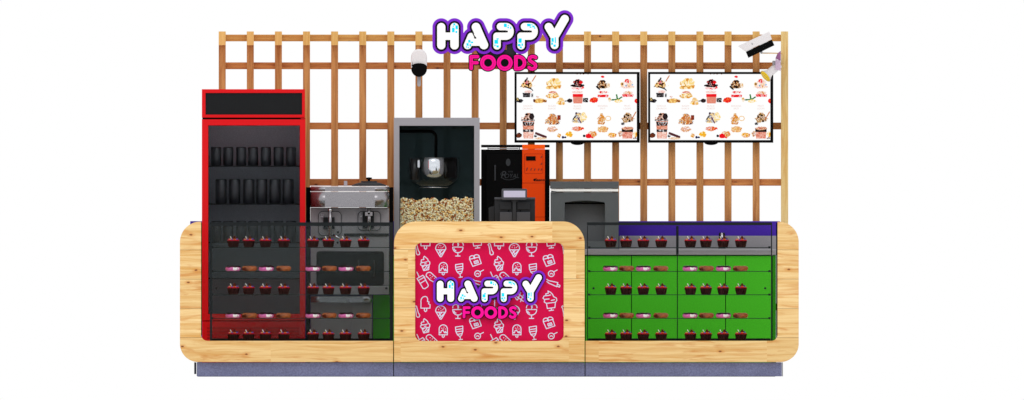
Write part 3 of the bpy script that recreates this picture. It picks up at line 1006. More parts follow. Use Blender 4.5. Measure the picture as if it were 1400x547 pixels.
# ------------------------------------------------------------------ coffee machine
cf = thing('coffee_machine', 'black and orange coffee machine with display behind the cash register', 'coffee machine', (X(705), 1.5, Z(340.4)))
CY = 1.36
obj('body', MB().pbox(657.8, 751.4, 204.4, 336, CY + 0.03, 1.72), 'black', cf, 0.004)
obj('top_tray', MB().pbox(657.8, 751.4, 198, 201.6, CY + 0.02, 1.70), 'black', cf, 0.002)
obj('tray_rail', MB().pbox(668, 709, 202.2, 203.8, CY + 0.03, CY + 0.06), 'alu', cf)
for a in (666.6, 709.6):
    obj('rail_post', MB().pbox(a, a + 1.2, 201.7, 204.3, CY + 0.04, CY + 0.06), 'black', cf)
obj('brew_door', plate('brew_door', [rrect(665, 713.4, 211, 334, 1.5)], CY, CY + 0.0295, 0.002), 'black', cf)
dv = obj('door_handle', MB().pbox(675.9, 677.9, 225.6, 247, CY - 0.014, CY - 0.0005), 'grey_dark', cf, 0.002)
obj('emblem', plate('emblem', [arc(694.8, 222, 3.2, 5, 0, 360, 24)[:-1]], CY - 0.004, CY - 0.0005), 'grey_dark', cf)
sc = join_meshes('l', [text_mesh('l', 'R', 0.07, (X(688), CY - 0.002, Z(239.4)), 0.001, 0.25, sx=1.0), text_mesh('l', 'OYAL', 0.042, (X(699.6), CY - 0.002, Z(240.8)), 0.001, 0.2, sx=0.92)])
sc2 = text_mesh('lettering2', 'one', 0.022, (X(698), CY - 0.002, Z(234.4)), 0.001)
swash = plate('swash', sdf_contours([([(686, 243), (690, 245.4), (696, 246), (702, 245), (706, 242.6)], 0.35), ([(686, 236), (684.4, 238), (686, 240.6), (688, 240)], 0.3)], 0.12), CY - 0.003, CY - 0.001)
obj('lettering', join_meshes('lettering', [sc, sc2, swash]), 'grey_dark', cf)
op = obj('orange_panel', MB().pbox(714, 745, 204, 333, CY - 0.01, CY + 0.0295), 'orange', cf, 0.003)
obj('orange_cap', MB().pbox(714, 745, 197.8, 203.8, CY - 0.01, CY + 0.15), 'orange_hi', cf, 0.002)
obj('panel_outline', plate('panel_outline', sdf_contours([(rrect(717, 742.2, 210.4, 237.2, 2) + [(740.2, 210.4)], 0.3)], 0.2), CY - 0.0115, CY - 0.0102), 'orange_line', op)
obj('display', MB().pbox(719.2, 732.2, 213.6, 219.6, CY - 0.014, CY - 0.0102), 'black', op)
bt = MB()
for a, b, h in ((720.4, 231.2, 2.1), (726.2, 231.6, 1.7), (731, 231.8, 1.6), (736.4, 231.8, 1.3), (740.2, 231.8, 1.3), (740.2, 214.6, 1.4), (740.2, 224, 1.2)):
    bt.tube([(X(a - 0.7), CY - 0.012, Z(b + h)), (X(a + 0.7), CY - 0.012, Z(b - h))], 0.0022, 6)
obj('button_marks', bt, 'grey_dark', op)
obj('lettering', join_meshes('lettering', [text_mesh('l1', 'Saeco', 0.027, (X(738.2), CY - 0.0115, Z(246)), 0.001, sx=1.05, bold=0.0005),
                                           plate('l2', [arc(730.6, 246, 1.4, 1.7, 0, 360, 14)[:-1]], CY - 0.0125, CY - 0.0105)]), 'ink', op)
obj('seam', MB().pbox(714.2, 744.8, 249.8, 250.6, CY - 0.0112, CY - 0.0102), 'orange_line', op)
obj('seam', MB().pbox(714.2, 744.8, 296.4, 297.0, CY - 0.0112, CY - 0.0102), 'orange_line', op)
for a in (661, 748):
    obj('foot', MB().lathe([(0.014, Z(340.4)), (0.014, Z(336))], (X(a), 1.5, 0), seg=14), 'black', cf)

# ------------------------------------------------------------------ cash register on the middle counter
rg = thing('cash_register', 'dark grey cash register with pale customer display on the middle counter', 'cash register', (X(702), 0.3, Z(302.8)))
obj('body', plate('body', [[(676.2, 302.7), (676.2, 271), (731.6, 271), (731.6, 302.7)]], 0.24, 0.42, 0.003), 'pos', rg)
obj('top_edge', MB().pbox(676, 731.8, 269.8, 272.6, 0.225, 0.42), 'pos_hi', rg, 0.002)
obj('side_reader', plate('side_reader', [[(668.2, 302.7), (668.2, 284.4), (670.4, 283), (674, 282.2), (676, 280.6), (676, 302.7)]], 0.26, 0.36, 0.002), 'pos', rg)
obj('panel', MB().pbox(683.4, 699.4, 276, 286.4, 0.226, 0.2395), 'pos', rg, 0.002)
obj('panel', MB().pbox(707, 724.8, 276, 286.4, 0.226, 0.2395), 'pos', rg, 0.002)
obj('panel', MB().pbox(683.4, 700.4, 290, 302.6, 0.222, 0.2395), 'pos_hi', rg, 0.003)
obj('panel', MB().pbox(706, 724.8, 290, 302.6, 0.222, 0.2395), 'pos_hi', rg, 0.003)
obj('cable_cover', MB().pbox(700.8, 705.6, 272.8, 302.6, 0.21, 0.2395), 'grey_dark', rg, 0.003)
for a in (695.4, 711.4):
    obj('screw', MB().lathe([(0.005, 0), (0.005, 0.004), (0, 0.004)], (X(a), 0.2355, Z(288.4)), 'y', 10), 'black', rg)
dsp = obj('customer_display', plate('customer_display', [rrect(685.8, 720.6, 258, 273.2, 2)], 0.18, 0.21, 0.003), 'pos_hi', rg)
obj('display_window', MB().pbox(688.6, 718.2, 260.8, 269.8, 0.1765, 0.1795), 'lav', dsp)
obj('display_stem', MB().pbox(699, 708, 268, 276, 0.2105, 0.2245), 'pos', rg)

# ------------------------------------------------------------------ grey drink dispenser
dd = thing('ice_dispenser', 'grey counter appliance with white top strip and arched recess', 'dispenser', (X(799), 1.5, Z(340.4)))
DY = 1.32
arch = [(772, 330)] + [(772 + 55 * i / 12, 277 - 2.6 * math.sin(math.pi * i / 12)) for i in range(13)] + [(827, 330)]
obj('front', plate('front', [[(752.6, 263), (845.8, 263), (845.8, 340.2), (752.6, 340.2)], arch], DY, DY + 0.06, 0.002), 'grey', dd)
cb = MB()
cb.pbox(752.8, 771, 263, 340, DY + 0.061, 1.74)
cb.pbox(828, 845.6, 263, 340, DY + 0.061, 1.74)
cb.pbox(771, 828, 263, 273, DY + 0.061, 1.74)
cb.pbox(771, 828, 273, 340, DY + 0.15, 1.74)
cb.pbox(771, 828, 331, 340, DY + 0.061, DY + 0.149)
obj('cabinet', cb, 'grey', dd)
obj('recess_panel', MB().pbox(771.2, 827.8, 273.2, 330.8, DY + 0.145, DY + 0.1495), 'recess', dd)
obj('recess_lip', MB().pbox(772.4, 826.6, 276.6, 279.2, DY + 0.062, DY + 0.1), 'black', dd)
obj('top_cap', MB().pbox(752, 846, 248.2, 257.8, DY - 0.02, 1.74), 'grey', dd, 0.003)
sp_ = MB()
sp_.pbox(753, 845.4, 258.2, 262, DY - 0.012, DY + 0.03)
obj('strip', sp_, 'white', dd, 0.004)
obj('strip_grip', plate('strip_grip', [[(753.4, 261), (760, 261.6), (763, 262.3), (753.4, 262.6)]], DY - 0.016, DY - 0.0125), 'grey_dark', dd)
obj('neck', MB().pbox(753.4, 845, 257.9, 262.9, DY + 0.031, 1.73), 'grey_dark', dd)


# ------------------------------------------------------------------ menu screens
def screen_mesh():
    W, H, q = 165.0, 91.0, 2
    nx, ny = int(W * q), int(H * q)
    img = np.ones((ny, nx, 3))
    rs = np.random.RandomState(5)
    gx = 706 + (np.arange(nx) + 0.5) / q
    gy = 101 + (np.arange(ny) + 0.5) / q
    GX, GY = np.meshgrid(gx, gy)

    def smooth_noise(cell):
        a = rs.rand(int(H / cell) + 3, int(W / cell) + 3)
        fx, fy = (GX - 706) / cell, (GY - 101) / cell
        ix, iy = fx.astype(int), fy.astype(int)
        tx, ty = fx - ix, fy - iy
        return (a[iy, ix] * (1 - tx) * (1 - ty) + a[iy, ix + 1] * tx * (1 - ty) + a[iy + 1, ix] * (1 - tx) * ty + a[iy + 1, ix + 1] * tx * ty)

    def paint(mask, cols, cell=1.6):
        n = smooth_noise(cell * 1.45)
        k = np.clip(((n - 0.2) / 0.6 * len(cols)).astype(int), 0, len(cols) - 1)
        for i, c in enumerate(cols):
            if c is None:      # overexposed cream: a pale echo of its neighbour
                c = tuple(int(255 - (255 - v) * 0.22) for v in next((q for q in cols[:i][::-1] + cols[i:] if q), (255, 255, 255)))
            img[mask & (k == i)] = np.array(lin(c)[:3])

    def ell(x0, x1, y0, y1, rough=0.35):
        cx, cy, rx, ry = (x0 + x1) / 2, (y0 + y1) / 2, (x1 - x0) / 2, (y1 - y0) / 2
        if ry > 4.5:      # a swirl of cream: wide below, peaked above, ragged rim
            t = np.clip((GY - y0) / (y1 - y0), 0, 1)
            wd = rx * (0.28 + 0.80 * np.sin(np.clip(t * 1.25, 0, 1) * 1.5708))
            wd = wd * np.where(t > 0.86, 1 - (t - 0.86) * 3.2, 1)
            return (np.abs(GX - cx) < wd * (1 + 0.7 * (smooth_noise(1.8) - 0.5))) & (GY > y0) & (GY < y1)
        return np.hypot((GX - cx) / rx, (GY - cy) / ry) < 1 + rough * (smooth_noise(1.4) - 0.5)

    def quad(x0, x1, y0, y1, taper=0.0):
        t = (GY - y0) / max(1e-6, y1 - y0)
        return (GX > x0 + taper * t) & (GX < x1 - taper * t) & (GY > y0) & (GY < y1)

    def stick(xa, ya, xb, yb, w, c):
        dx, dy = xb - xa, yb - ya
        t = np.clip(((GX - xa) * dx + (GY - ya) * dy) / (dx * dx + dy * dy), 0, 1)
        paint(np.hypot(GX - xa - t * dx, GY - ya - t * dy) < w, [c])
    W_ = None
    tan, gold, pale, dk, ch = (228, 172, 92), (222, 146, 50), (252, 220, 140), (24, 16, 18), (100, 44, 24)
    red, pk, lp, gy_ = (236, 24, 34), (232, 150, 130), (248, 210, 200), (70, 68, 72)
    # top row
    paint(ell(713, 729, 110, 120), [dk, ch, tan, tan, pale, W_, tan], 1.3)
    paint(ell(717, 723, 108, 115), [dk, dk, ch, W_, red], 1.1)
    paint(ell(719.6, 721.8, 105.8, 108), [dk])
    stick(727.8, 111, 732.4, 103.6, 0.7, (206, 124, 60))
    stick(718, 118.6, 726, 121.4, 0.9, dk)
    stick(725, 120, 728.6, 124, 0.6, gy_)
    paint(ell(716, 728, 123.6, 127.6), [lp, W_, pk, W_, lp], 1.0)
    paint(quad(714.6, 725.2, 127, 133, 0.5), [dk, gy_, (120, 118, 120), gy_, dk], 1.6)
    paint(quad(726.6, 729, 128, 133), [gy_, W_, gy_], 1.2)
    paint(ell(706, 715, 135.4, 140.4), [dk, gy_, dk], 1.5)
    paint(ell(706, 709.5, 133, 138), [dk, pale, dk], 1.2)
    paint(ell(730, 745, 134.6, 141), [tan, pale, tan], 1.8)
    paint(ell(729, 732, 135.6, 140), [dk, ch], 1.2)
    paint(ell(742, 748, 136.4, 140), [(170, 90, 50), ch, tan], 1.2)
    paint(ell(733, 737, 131.6, 133.4), [lp, ch, lp], 1.0)
    paint(ell(747, 766, 107, 122), [gold, tan, pale, pale, W_, W_, pale], 1.5)
    paint(ell(757, 767, 107, 117), [pale, pale, W_, pale], 1.5)
    paint(ell(749, 757, 113, 119), [(180, 120, 60), tan, pale, W_], 1.2)
    paint(ell(748, 763, 124.6, 134.4), [gold, tan, pale, W_, tan], 1.4)
    paint(ell(750, 761, 125, 127.6), [(226, 140, 120), W_, lp], 1.0)
    paint(ell(762, 773, 133.4, 143.4), [gold, (255, 196, 40), W_, pale, gold, W_], 1.3)
    paint(quad(783, 797, 129, 141.6, 0.9), [(222, 130, 108), (232, 150, 128), (226, 138, 118)], 1.8)
    paint(quad(783, 797, 128.4, 132.6, 0.2), [red, red, (250, 60, 60)], 1.6)
    paint(ell(782, 797, 124, 127.6), [lp, W_, pk, W_], 1.0)
    paint(ell(781.4, 798, 117.6, 122.4), [red, (250, 90, 90), W_, W_, lp], 1.5)
    paint(ell(780.4, 799.4, 115, 119.4), [dk, dk, gy_, dk], 1.4)
    paint(ell(783.6, 796.6, 108.8, 117.4), [dk, dk, red, ch, W_, dk], 1.3)
    paint(ell(792, 796.6, 110.6, 114.6), [red])
    paint(ell(775, 783, 135, 140.4), [dk, (60, 44, 46), dk], 1.6)
    stick(772.8, 138.2, 777, 138, 0.6, dk)
    paint(quad(797, 804, 134, 140), [dk, gy_, W_, dk], 1.1)
    paint(ell(821.4, 826.4, 103.4, 106.4), [red])
    paint(ell(816.6, 830.4, 109.4, 121), [dk, ch, gold, W_, dk, tan, ch], 1.3)
    stick(815.8, 118.4, 819.6, 122, 1.1, dk)
    paint(ell(822, 827, 117.6, 120.6), [dk])
    paint(ell(829, 834, 113, 120.4), [W_, tan, W_], 1.2)
    paint(ell(818, 831, 124.4, 128), [pk, W_, lp, W_, red], 1.0)
    paint(quad(816.8, 832, 129.6, 133.2, 0.6), [red, W_, red, red], 1.3)
    paint(ell(806, 818, 133.2, 140.6), [red, red, (255, 130, 50), red], 1.5)
    paint(ell(849, 866, 108, 121), [W_, lp, W_, pk, W_, (250, 200, 120), W_], 1.2)
    paint(ell(854, 860, 108, 114), [red, lp, W_, red], 1.2)
    paint(ell(848.4, 852.4, 112.8, 117), [gold, tan])
    for a, b, c in ((856, 117, (70, 180, 220)), (851, 115, dk), (860, 118, gold), (864.6, 116, (120, 190, 230)), (858.6, 112, red)):
        paint(ell(a - 1, a + 1, b - 1, b + 1), [c])
    paint(ell(852, 865, 124.6, 130), [lp, W_, pk, gold, W_], 1.0)
    paint(quad(850.6, 866, 129.2, 132.4, 0.5), [red, red, W_, red], 1.2)
    stick(836.6, 136.6, 843, 136, 0.9, (20, 110, 30))
    stick(843, 129.8, 844, 135, 1.0, (24, 124, 34))
    stick(845, 136, 850, 132.8, 0.9, (20, 110, 30))
    paint(ell(840, 851, 136, 140.6), [pale, W_, pale], 1.5)
    paint(ell(831.6, 835.4, 133.4, 139.4), [tan, gold, W_], 1.3)
    paint(ell(867.4, 874, 135, 141.4), [red, red, (255, 120, 60)], 1.5)
    # bottom row
    paint(quad(714.2, 730.6, 165, 189.6, 1.7), [(226, 150, 126), (240, 184, 164), (214, 130, 100)], 1.7)
    paint(quad(714.6, 730, 166.6, 172.2, 0.4), [dk, dk, gy_, W_, ch], 1.6)
    paint(quad(715, 729.4, 176.8, 180.4, 0.2), [dk, gy_, dk, W_], 1.4)
    paint(quad(716.2, 728.4, 180.4, 189.4, 0.6), [(244, 200, 186), (232, 160, 140), (250, 220, 208)], 1.4)
    paint(ell(715, 730, 154.6, 165), [ch, (180, 100, 60), W_, (210, 140, 100), dk], 1.3)
    paint(ell(723.6, 730.4, 155, 163.6, 0.1), [dk, dk, (50, 40, 42)])
    paint(quad(712.6, 731, 163.4, 165.4), [gy_, (150, 146, 146), dk, W_], 1.0)
    paint(ell(706, 713, 181.6, 188.6), [ch, (120, 60, 40), dk], 1.5)
    stick(733, 182.4, 746, 187.4, 1.7, (84, 40, 44))
    paint(ell(729.4, 734.4, 183.6, 187.6), [dk, gy_, W_], 1.1)
    paint(ell(732, 748, 187.8, 190.8), [W_, gold, W_, W_, tan], 1.0)
    paint(ell(747, 764, 155.4, 170.6), [(200, 110, 60), gold, tan, W_, ch, (226, 150, 100)], 1.3)
    paint(quad(762, 766.6, 157.6, 164), [(150, 50, 30), ch, (190, 80, 50)], 1.2)
    paint(ell(748, 762, 172.8, 180.8), [pk, W_, tan, (200, 120, 80), lp, W_], 1.2)
    paint(ell(761.6, 767, 182.4, 188.4), [gold, W_, pale, gold], 1.2)
    paint(ell(783, 799, 154, 168), [W_, W_, dk, tan, W_, pale], 1.2)
    paint(ell(792.6, 802.4, 153.6, 165), [pale, pale, W_, (250, 220, 150)], 1.6)
    stick(783.6, 163, 787, 158.6, 0.8, dk)
    stick(790, 160.6, 794.4, 168, 0.8, (90, 50, 100))
    paint(ell(786.4, 789, 153.4, 156), [(60, 30, 60)])
    paint(ell(782, 798, 172.8, 179), [red, tan, (230, 90, 60), W_, pk], 1.2)
    paint(ell(773.6, 783, 180, 187.6), [(255, 190, 40), gold, (255, 210, 70), W_], 1.4)
    paint(ell(768, 771.4, 186, 189.6), [(30, 30, 80)])
    paint(ell(771.4, 774.4, 186.4, 189), [(60, 60, 130), dk])
    paint(ell(817, 827.6, 155, 170.6), [gold, (214, 130, 60), W_, tan, (180, 90, 40), pale], 1.3)
    for a in range(24):
        an = a / 24 * 6.283
        stick(831.4 + 3.6 * math.cos(an), 162 + 3 * math.sin(an), 831.4 + 3.6 * math.cos(an + .3), 162 + 3 * math.sin(an + .3), 0.45, (240, 190, 110))
    paint(ell(816.6, 832, 172.4, 181.4), [gold, W_, tan, pale, pk, tan], 1.2)
    paint(ell(803, 817, 179.6, 187.6), [gold, W_, (230, 130, 50), tan], 1.3)
    paint(ell(800.4, 808.6, 182.6, 189.4), [red])
    stick(806, 186.6, 810.6, 188.4, 0.9, red)
    paint(ell(796.8, 800.4, 184.2, 187.4), [(30, 30, 80), dk])
    paint(ell(850.4, 865.4, 154, 167), [dk, gold, W_, ch, W_, tan, dk], 1.2)
    stick(863.4, 163.6, 869.4, 153.2, 0.7, (206, 120, 56))
    paint(ell(849, 854, 167.2, 171.4), [dk, gy_, W_, dk], 1.0)
    paint(ell(852, 858, 163, 168.6), [(190, 150, 100), W_], 1.1)
    paint(quad(850, 865.4, 175.4, 189.4, 1.0), [(222, 130, 108), (240, 176, 158), (216, 120, 96)], 1.5)
    paint(quad(850, 865.4, 176.6, 180.4, 0.1), [dk, dk, gy_], 1.5)
    paint(ell(850, 865.4, 173.2, 178), [(180, 100, 60), tan, lp, (200, 120, 90)], 1.2)
    paint(ell(831, 843, 181.6, 188), [gold, (255, 190, 40), W_, (220, 130, 50)], 1.3)
    paint(ell(845, 851, 179, 187), [W_, tan, (170, 90, 60), W_], 1.2)
    paint(ell(865.6, 872, 179.6, 187.4), [gold, (255, 196, 60), W_], 1.3)
    paint(ell(865, 870.6, 188, 190), [ch, W_, ch], 1.0)
    for a in (789, 793.6, 798, 804):
        paint(ell(a - 0.9, a + 0.9, 100.4, 102), [(140, 70, 40)])
    # grid mesh, one colour per cell
    vx = X(706 + np.arange(nx + 1) / q)
    vz = Z(101 + np.arange(ny + 1) / q)
    VX, VZ = np.meshgrid(vx, vz)
    co = np.stack([VX, np.zeros_like(VX), VZ], -1).reshape(-1, 3)
    ii = np.arange(ny * (nx + 1)).reshape(ny, nx + 1)[:, :-1].ravel()
    quads = np.stack([ii, ii + nx + 1, ii + nx + 2, ii + 1], 1)
    me = bpy.data.meshes.new('screen')
    me.vertices.add(len(co))
    me.vertices.foreach_set('co', co.ravel())
    me.loops.add(quads.size)
    me.loops.foreach_set('vertex_index', quads.ravel().astype(np.int32))
    me.polygons.add(len(quads))
    me.polygons.foreach_set('loop_start', (np.arange(len(quads)) * 4).astype(np.int32))
    me.update(calc_edges=True)
    at = me.attributes.new('picture', 'FLOAT_COLOR', 'FACE')
    rgba = np.concatenate([img.reshape(-1, 3), np.ones((nx * ny, 1))], 1).astype(np.float32)
    at.data.foreach_set('color', rgba.ravel())
    me.transform(Matrix.Translation((0, TVY + 0.0042, 0)))
    return me


TVY = 1.80
tv = thing('menu_screen', 'black framed dessert menu screen on the trellis just right of the large sign', 'screen', (X(788.5), 1.85, Z(195)), 'menu screens')
obj('bezel', plate('bezel', [[(703.4, 98.4), (874.6, 98.4), (874.6, 195.2), (703.4, 195.2)], [(706.4, 101.4), (870.6, 101.4), (870.6, 191.6), (706.4, 191.6)]], TVY, TVY + 0.012, 0.001), 'black', tv)
obj('housing', MB().pbox(704, 874, 99, 194.6, TVY + 0.0125, TVY + 0.055), 'black', tv, 0.004)
scr = obj('display', screen_mesh(), 'screen', tv)
caps = []
for (a, b), cx in zip((('CHOCO', 'CRUNCH'), ('SUGAR', 'SNACK'), ('BLACK', 'FOREST'), ('BANANA', 'SPLIT'), ('FRUIT', 'LOOPS')), (721.5, 754.6, 789.4, 824, 857.5)):
    caps.append(text_mesh('c', a, 0.0165, (X(cx), TVY + 0.0036, Z(145)), 0.0002))
    caps.append(text_mesh('c', b, 0.0165, (X(cx), TVY + 0.0036, Z(148.6)), 0.0002))
obj('caption', join_meshes('caption', caps), 'caption', scr)
obj('sensor_bump', plate('sensor_bump', [[(780, 195)] + arc(789.6, 194.8, 9.4, 3.6, 175, 5, 14) + [(799, 195)]], TVY + 0.014, TVY + 0.04), 'black', tv)
obj('wall_bracket', MB().pbox(770, 808, 130, 170, TVY + 0.0555, 1.955), 'char', tv)
tv2 = dup(tv)
tv2.location.x += 182.6 * PX
tv2['label'] = 'black framed dessert menu screen at the right end behind the yellow spotlight'

# ------------------------------------------------------------------ lamps
sl = thing('security_camera', 'white rounded camera with round black face hanging left of the large sign', 'camera', (X(572.8), 1.5, Z(62)))
LY = 1.42
hs = [(561.8, 92)] + [(561.8, 80)] + arc(572.8, 79, 11, 12, 180, 360, 18) + [(583.8, 92)] + arc(572.8, 92, 11, 4.5, 0, 180, 12)[1:-1]
obj('housing', plate('housing', [hs], LY, LY + 0.12, 0.012), 'lamp_white', sl)
obj('black_face', plate('black_face', [[(563.4, 91.4)] + arc(573, 91.6, 9.6, 4, 180, 360, 14) + [(582.6, 94)] + arc(573, 94, 9.6, 10, 0, 180, 16)], LY - 0.022, LY + 0.04, 0.006), 'black', sl)
obj('stem', plate('stem', [rrect(570.4, 575.4, 98, 118.4, 2.4)], LY + 0.042, LY + 0.07, 0.002), 'lamp_grey', sl)
obj('hanger', MB().pbox(569.5, 576.5, 61.8, 70, LY + 0.1, LY + 0.14), 'brown_v', sl)

fl2 = thing('security_camera', 'tilted white box camera with black underside at the top right corner', 'camera', (X(1036), 1.5, Z(62)))
obj('hood', plate('hood', [[(1009.2, 63), (1051.6, 43.2), (1055.4, 53.8), (1019.4, 70.4)]], 1.40, 1.49, 0.004), 'lamp_white', fl2)
obj('dark_body', plate('dark_body', [[(1019.6, 70.8), (1055.2, 54.2), (1058.8, 62), (1023.2, 79.2)]], 1.405, 1.485, 0.003), 'black', fl2)
obj('mounting_arm', MB().tube([(X(1041), 1.45, Z(72.6)), (X(1060), 1.5, Z(72.8)), (X(1068.4), 1.84, Z(73)), (X(1068.6), 1.9, Z(73))], 0.0035, 8), 'lit_wood', fl2)
obj('arm_joint', MB().ball((X(1041), 1.45, Z(71.4)), 0.008, sub=2, scale=(1, 1, 1.5)), 'lamp_grey', fl2)
obj('screw', MB().lathe([(0.005, 0), (0.005, 0.004), (0, 0.005)], (X(1028.4), 1.395, Z(60)), 'y', 10), 'lamp_grey', fl2)

s2 = thing('spotlight', 'small white bell spotlight with yellow lens on a mauve bracket by the pale post', 'spotlight', (X(1062), 1.6, Z(110)))
dv_ = Vector((X(1046.4) - X(1063.5), -0.045, Z(104.4) - Z(90))).normalized()
rot = Vector((0, 0, 1)).rotation_difference(dv_).to_matrix().to_4x4()


def spun(prof, seg=32):
    m = MB().lathe(prof, seg=seg).mesh('m')
    m.transform(Matrix.Translation((X(1063.5), 1.62, Z(90))) @ rot)
    return m


Lb = Vector((17.1 * PX, 0.045, 14.4 * PX)).length
obj('bell', spun([(0.024, -0.012), (0.027, -0.004), (0.027, Lb - 0.055), (0.025, Lb - 0.045), (0.030, Lb - 0.028), (0.047, Lb - 0.001), (0.044, Lb - 0.001)]), 'lamp_white', s2)
obj('lens', spun([(0.043, Lb - 0.002), (0.043, Lb + 0.002), (0.02, Lb + 0.004), (0, Lb + 0.005)]), 'yellow', s2)
obj('bracket', plate('bracket', [[(1060, 80), (1063, 73), (1067.4, 69.4), (1067.4, 83)]], 1.6, 1.66, 0.003), 'mauve', s2)
obj('bracket_sleeve', plate('bracket_sleeve', [[(1060.2, 80.6), (1067.4, 83.4), (1067.4, 97), (1060, 95)]], 1.57, 1.58), 'mauve_pale', s2)
obj('joint', MB().pbox(1056, 1060.4, 83, 89, 1.59, 1.65), 'lamp_grey', s2, 0.004)
obj('rear_arm', MB().pbox(1064, 1067.4, 80, 88, 1.661, 1.90), 'lamp_grey', s2)


# ------------------------------------------------------------------ glass cases
def case(label, px0, px1, gl, glb, left):
    t = thing('glass_case', label, 'glass case', (X((px0 + px1) / 2), 0.26, Z(466)), 'glass display cases')
    f = MB()
    f.pbox(px0, px1, 304, 309 if left else 308, 0.05, 0.075)
    f.pbox(px0, px1, 304, 308, 0.455, 0.48)
    f.pbox(px0, px0 + (3 if left else 1.2), 309.2, 465.9, 0.05, 0.075)
    f.pbox(px1 - (4.6 if left else 1.6), px1, 309.2, 465.9, 0.05, 0.075)
    f.pbox(px0, px0 + 1.2, 308.2, 465.9, 0.455, 0.48)
    f.pbox(px1 - 1.6, px1, 308.2, 465.9, 0.455, 0.48)
    obj('frame', f, 'case_frame', t)
    obj('rear_sill', MB().pbox(px0 + 1.5, px1 - 2, 462.6, 465.9, 0.44, 0.479), 'case_frame', t)
    if not left:
        obj('mullion', MB().pbox(924.4, 927.8, 309, 348.4, 0.456, 0.478), 'case_frame', t)
        obj('mullion', MB().pbox(925.5, 926.7, 348.6, 462.4, 0.456, 0.478), 'case_frame', t)
    obj('front_glass', MB().pbox(px0 + 1.3, px1 - 1.7, 308.4, 465.4, 0.058, 0.064), gl, t)
    obj('back_glass', MB().pbox(px0 + 1.3, px1 - 1.7, 308.4, 462.4, 0.463, 0.469), glb, t)
    obj('top_glass', MB().pbox(px0 + 0.5, px1 - 0.5, 304.8, 305.8, 0.0755, 0.4545), 'glass_shelf', t)
    for yy in (338, 370.6, 402.6, 434.8):
        s = obj('shelf', MB().pbox(px0 + 4, px1 - 5, yy, yy + 1.1, 0.09, 0.43), 'glass_shelf', t)
        obj('shelf_edge', MB().pbox(px0 + 4, px1 - 5, yy, yy + 1.0, 0.0865, 0.0895), 'shelf_edge', s)
        for a in ((px0 + 1.5, px0 + 4.6), (px1 - 5.2, px1 - 2)):
            obj('bracket', MB().pbox(a[0], a[1], yy - 1.2, yy + 1.6, 0.066, 0.086), 'case_frame', s)
    for a in (px0 + 9, px1 - 9.5):
        obj('lock_button', MB().lathe([(0.007, 0), (0.008, 0.004), (0, 0.006)], (X(a), 0.05, Z(394.2)), 'y', 14), 'case_frame', t)
    return t


case('smoked glass case on the left end counter in front of the red fridge', 287, 537.4, 'glass_left', 'glass_left_back', True)
case('clear glass case on the right end counter in front of green doors', 802.6, 1055.6, 'glass_right', 'glass_right', False)


# ------------------------------------------------------------------ cakes
def proto_root(name):
    t = bpy.data.objects.new(name, None)
    t.empty_display_size = 0.03
    COL.objects.link(t)
    ABS[t] = Vector((0, 0, 0))
    return t


def make_cupcake():
    t = proto_root('cupcake')
    rn = random.Random(11)
    obj('wrapper', MB().lathe([(0.030, 0), (0.034, 0.008), (0.041, 0.043), (0.039, 0.044)], seg=36, flute=0.025, smooth=False), 'cup', t)
    ic = MB()
    ic.lathe([(0.0395, 0.041), (0.0415, 0.0455), (0.036, 0.049), (0.02, 0.051), (0, 0.0515)], seg=24)
    for i in range(14):
        a = i / 14 * 6.283
        ic.ball((0.0365 * math.cos(a), 0.0365 * math.sin(a), 0.0465), 0.0048, sub=2, jit=0.15, rnd=rn)
    obj('icing', ic, 'berry', t)
    sp = MB()
    spots = [(-0.024, -0.026, 0), (-0.013, -0.031, 1), (0.004, -0.033, 2), (0.012, -0.030, 2), (0.022, -0.027, 4), (0.029, -0.020, 1), (-0.030, -0.017, 3), (0.016, -0.02, 0), (-0.005, -0.027, 4), (-0.018, -0.02, 0)]
    for a, b, mi in spots:
        sp.ball((a, b, 0.0525 + rn.random() * 0.003), 0.0045, mi, 1)
    for i in range(8):
        sp.ball((rn.uniform(-.026, .026), rn.uniform(0, .026), 0.053), 0.0045, i % 5, 1)
    obj('sprinkles', sp, ['s_yellow', 's_purple', 's_orange', 's_pink', 's_blue'], t)
    cp = MB()
    for c, r in (((0.001, -0.010, 0.058), 0.0085), ((0.014, -0.008, 0.060), 0.0105), ((0.009, -0.010, 0.069), 0.0085), ((0.024, -0.006, 0.058), 0.0085)):
        cp.ball(c, r, sub=1, jit=0.5, rnd=rn)
    obj('chocolate_piece', cp, 'choc', t)
    obj('candy_stick', MB().tube([(-0.010, -0.012, 0.054), (-0.021, -0.014, 0.074)], 0.0026, 8), 'cream', t)
    return t


def torus(m, R, r, zs, z0, a0=0, a1=360, b0=0, b1=360, n=40, k=16, grow=0.0, wob=0.0, mi=0):
    full_b = (b1 - b0) >= 360
    full_a = (a1 - a0) >= 360
    na, nb = n if full_a else n + 1, k if full_b else k + 1
    g = []
    for i in range(na):
        a = math.radians(a0 + (a1 - a0) * i / n)
        row = []
        for j in range(nb):
            b = math.radians(b0 + (b1 - b0) * j / k)
            if wob:
                b += wob * math.sin(a * 7 + 1) * (1 if j == 0 else (-1 if j == nb - 1 else 0))
            rr = r + grow + 0.0008 * math.sin(a * 5 + b * 3)
            row.append(m.b.verts.new(((R + rr * math.cos(b)) * math.cos(a), (R + rr * math.cos(b)) * math.sin(a), z0 + zs * rr * math.sin(b))))
        g.append(row)
    for i in range(na if full_a else na - 1):
        for j in range(nb if full_b else nb - 1):
            f = m.b.faces.new((g[i][j], g[(i + 1) % na][j], g[(i + 1) % na][(j + 1) % nb], g[i][(j + 1) % nb]))
            f.smooth = True
            f.material_index = mi
    return m


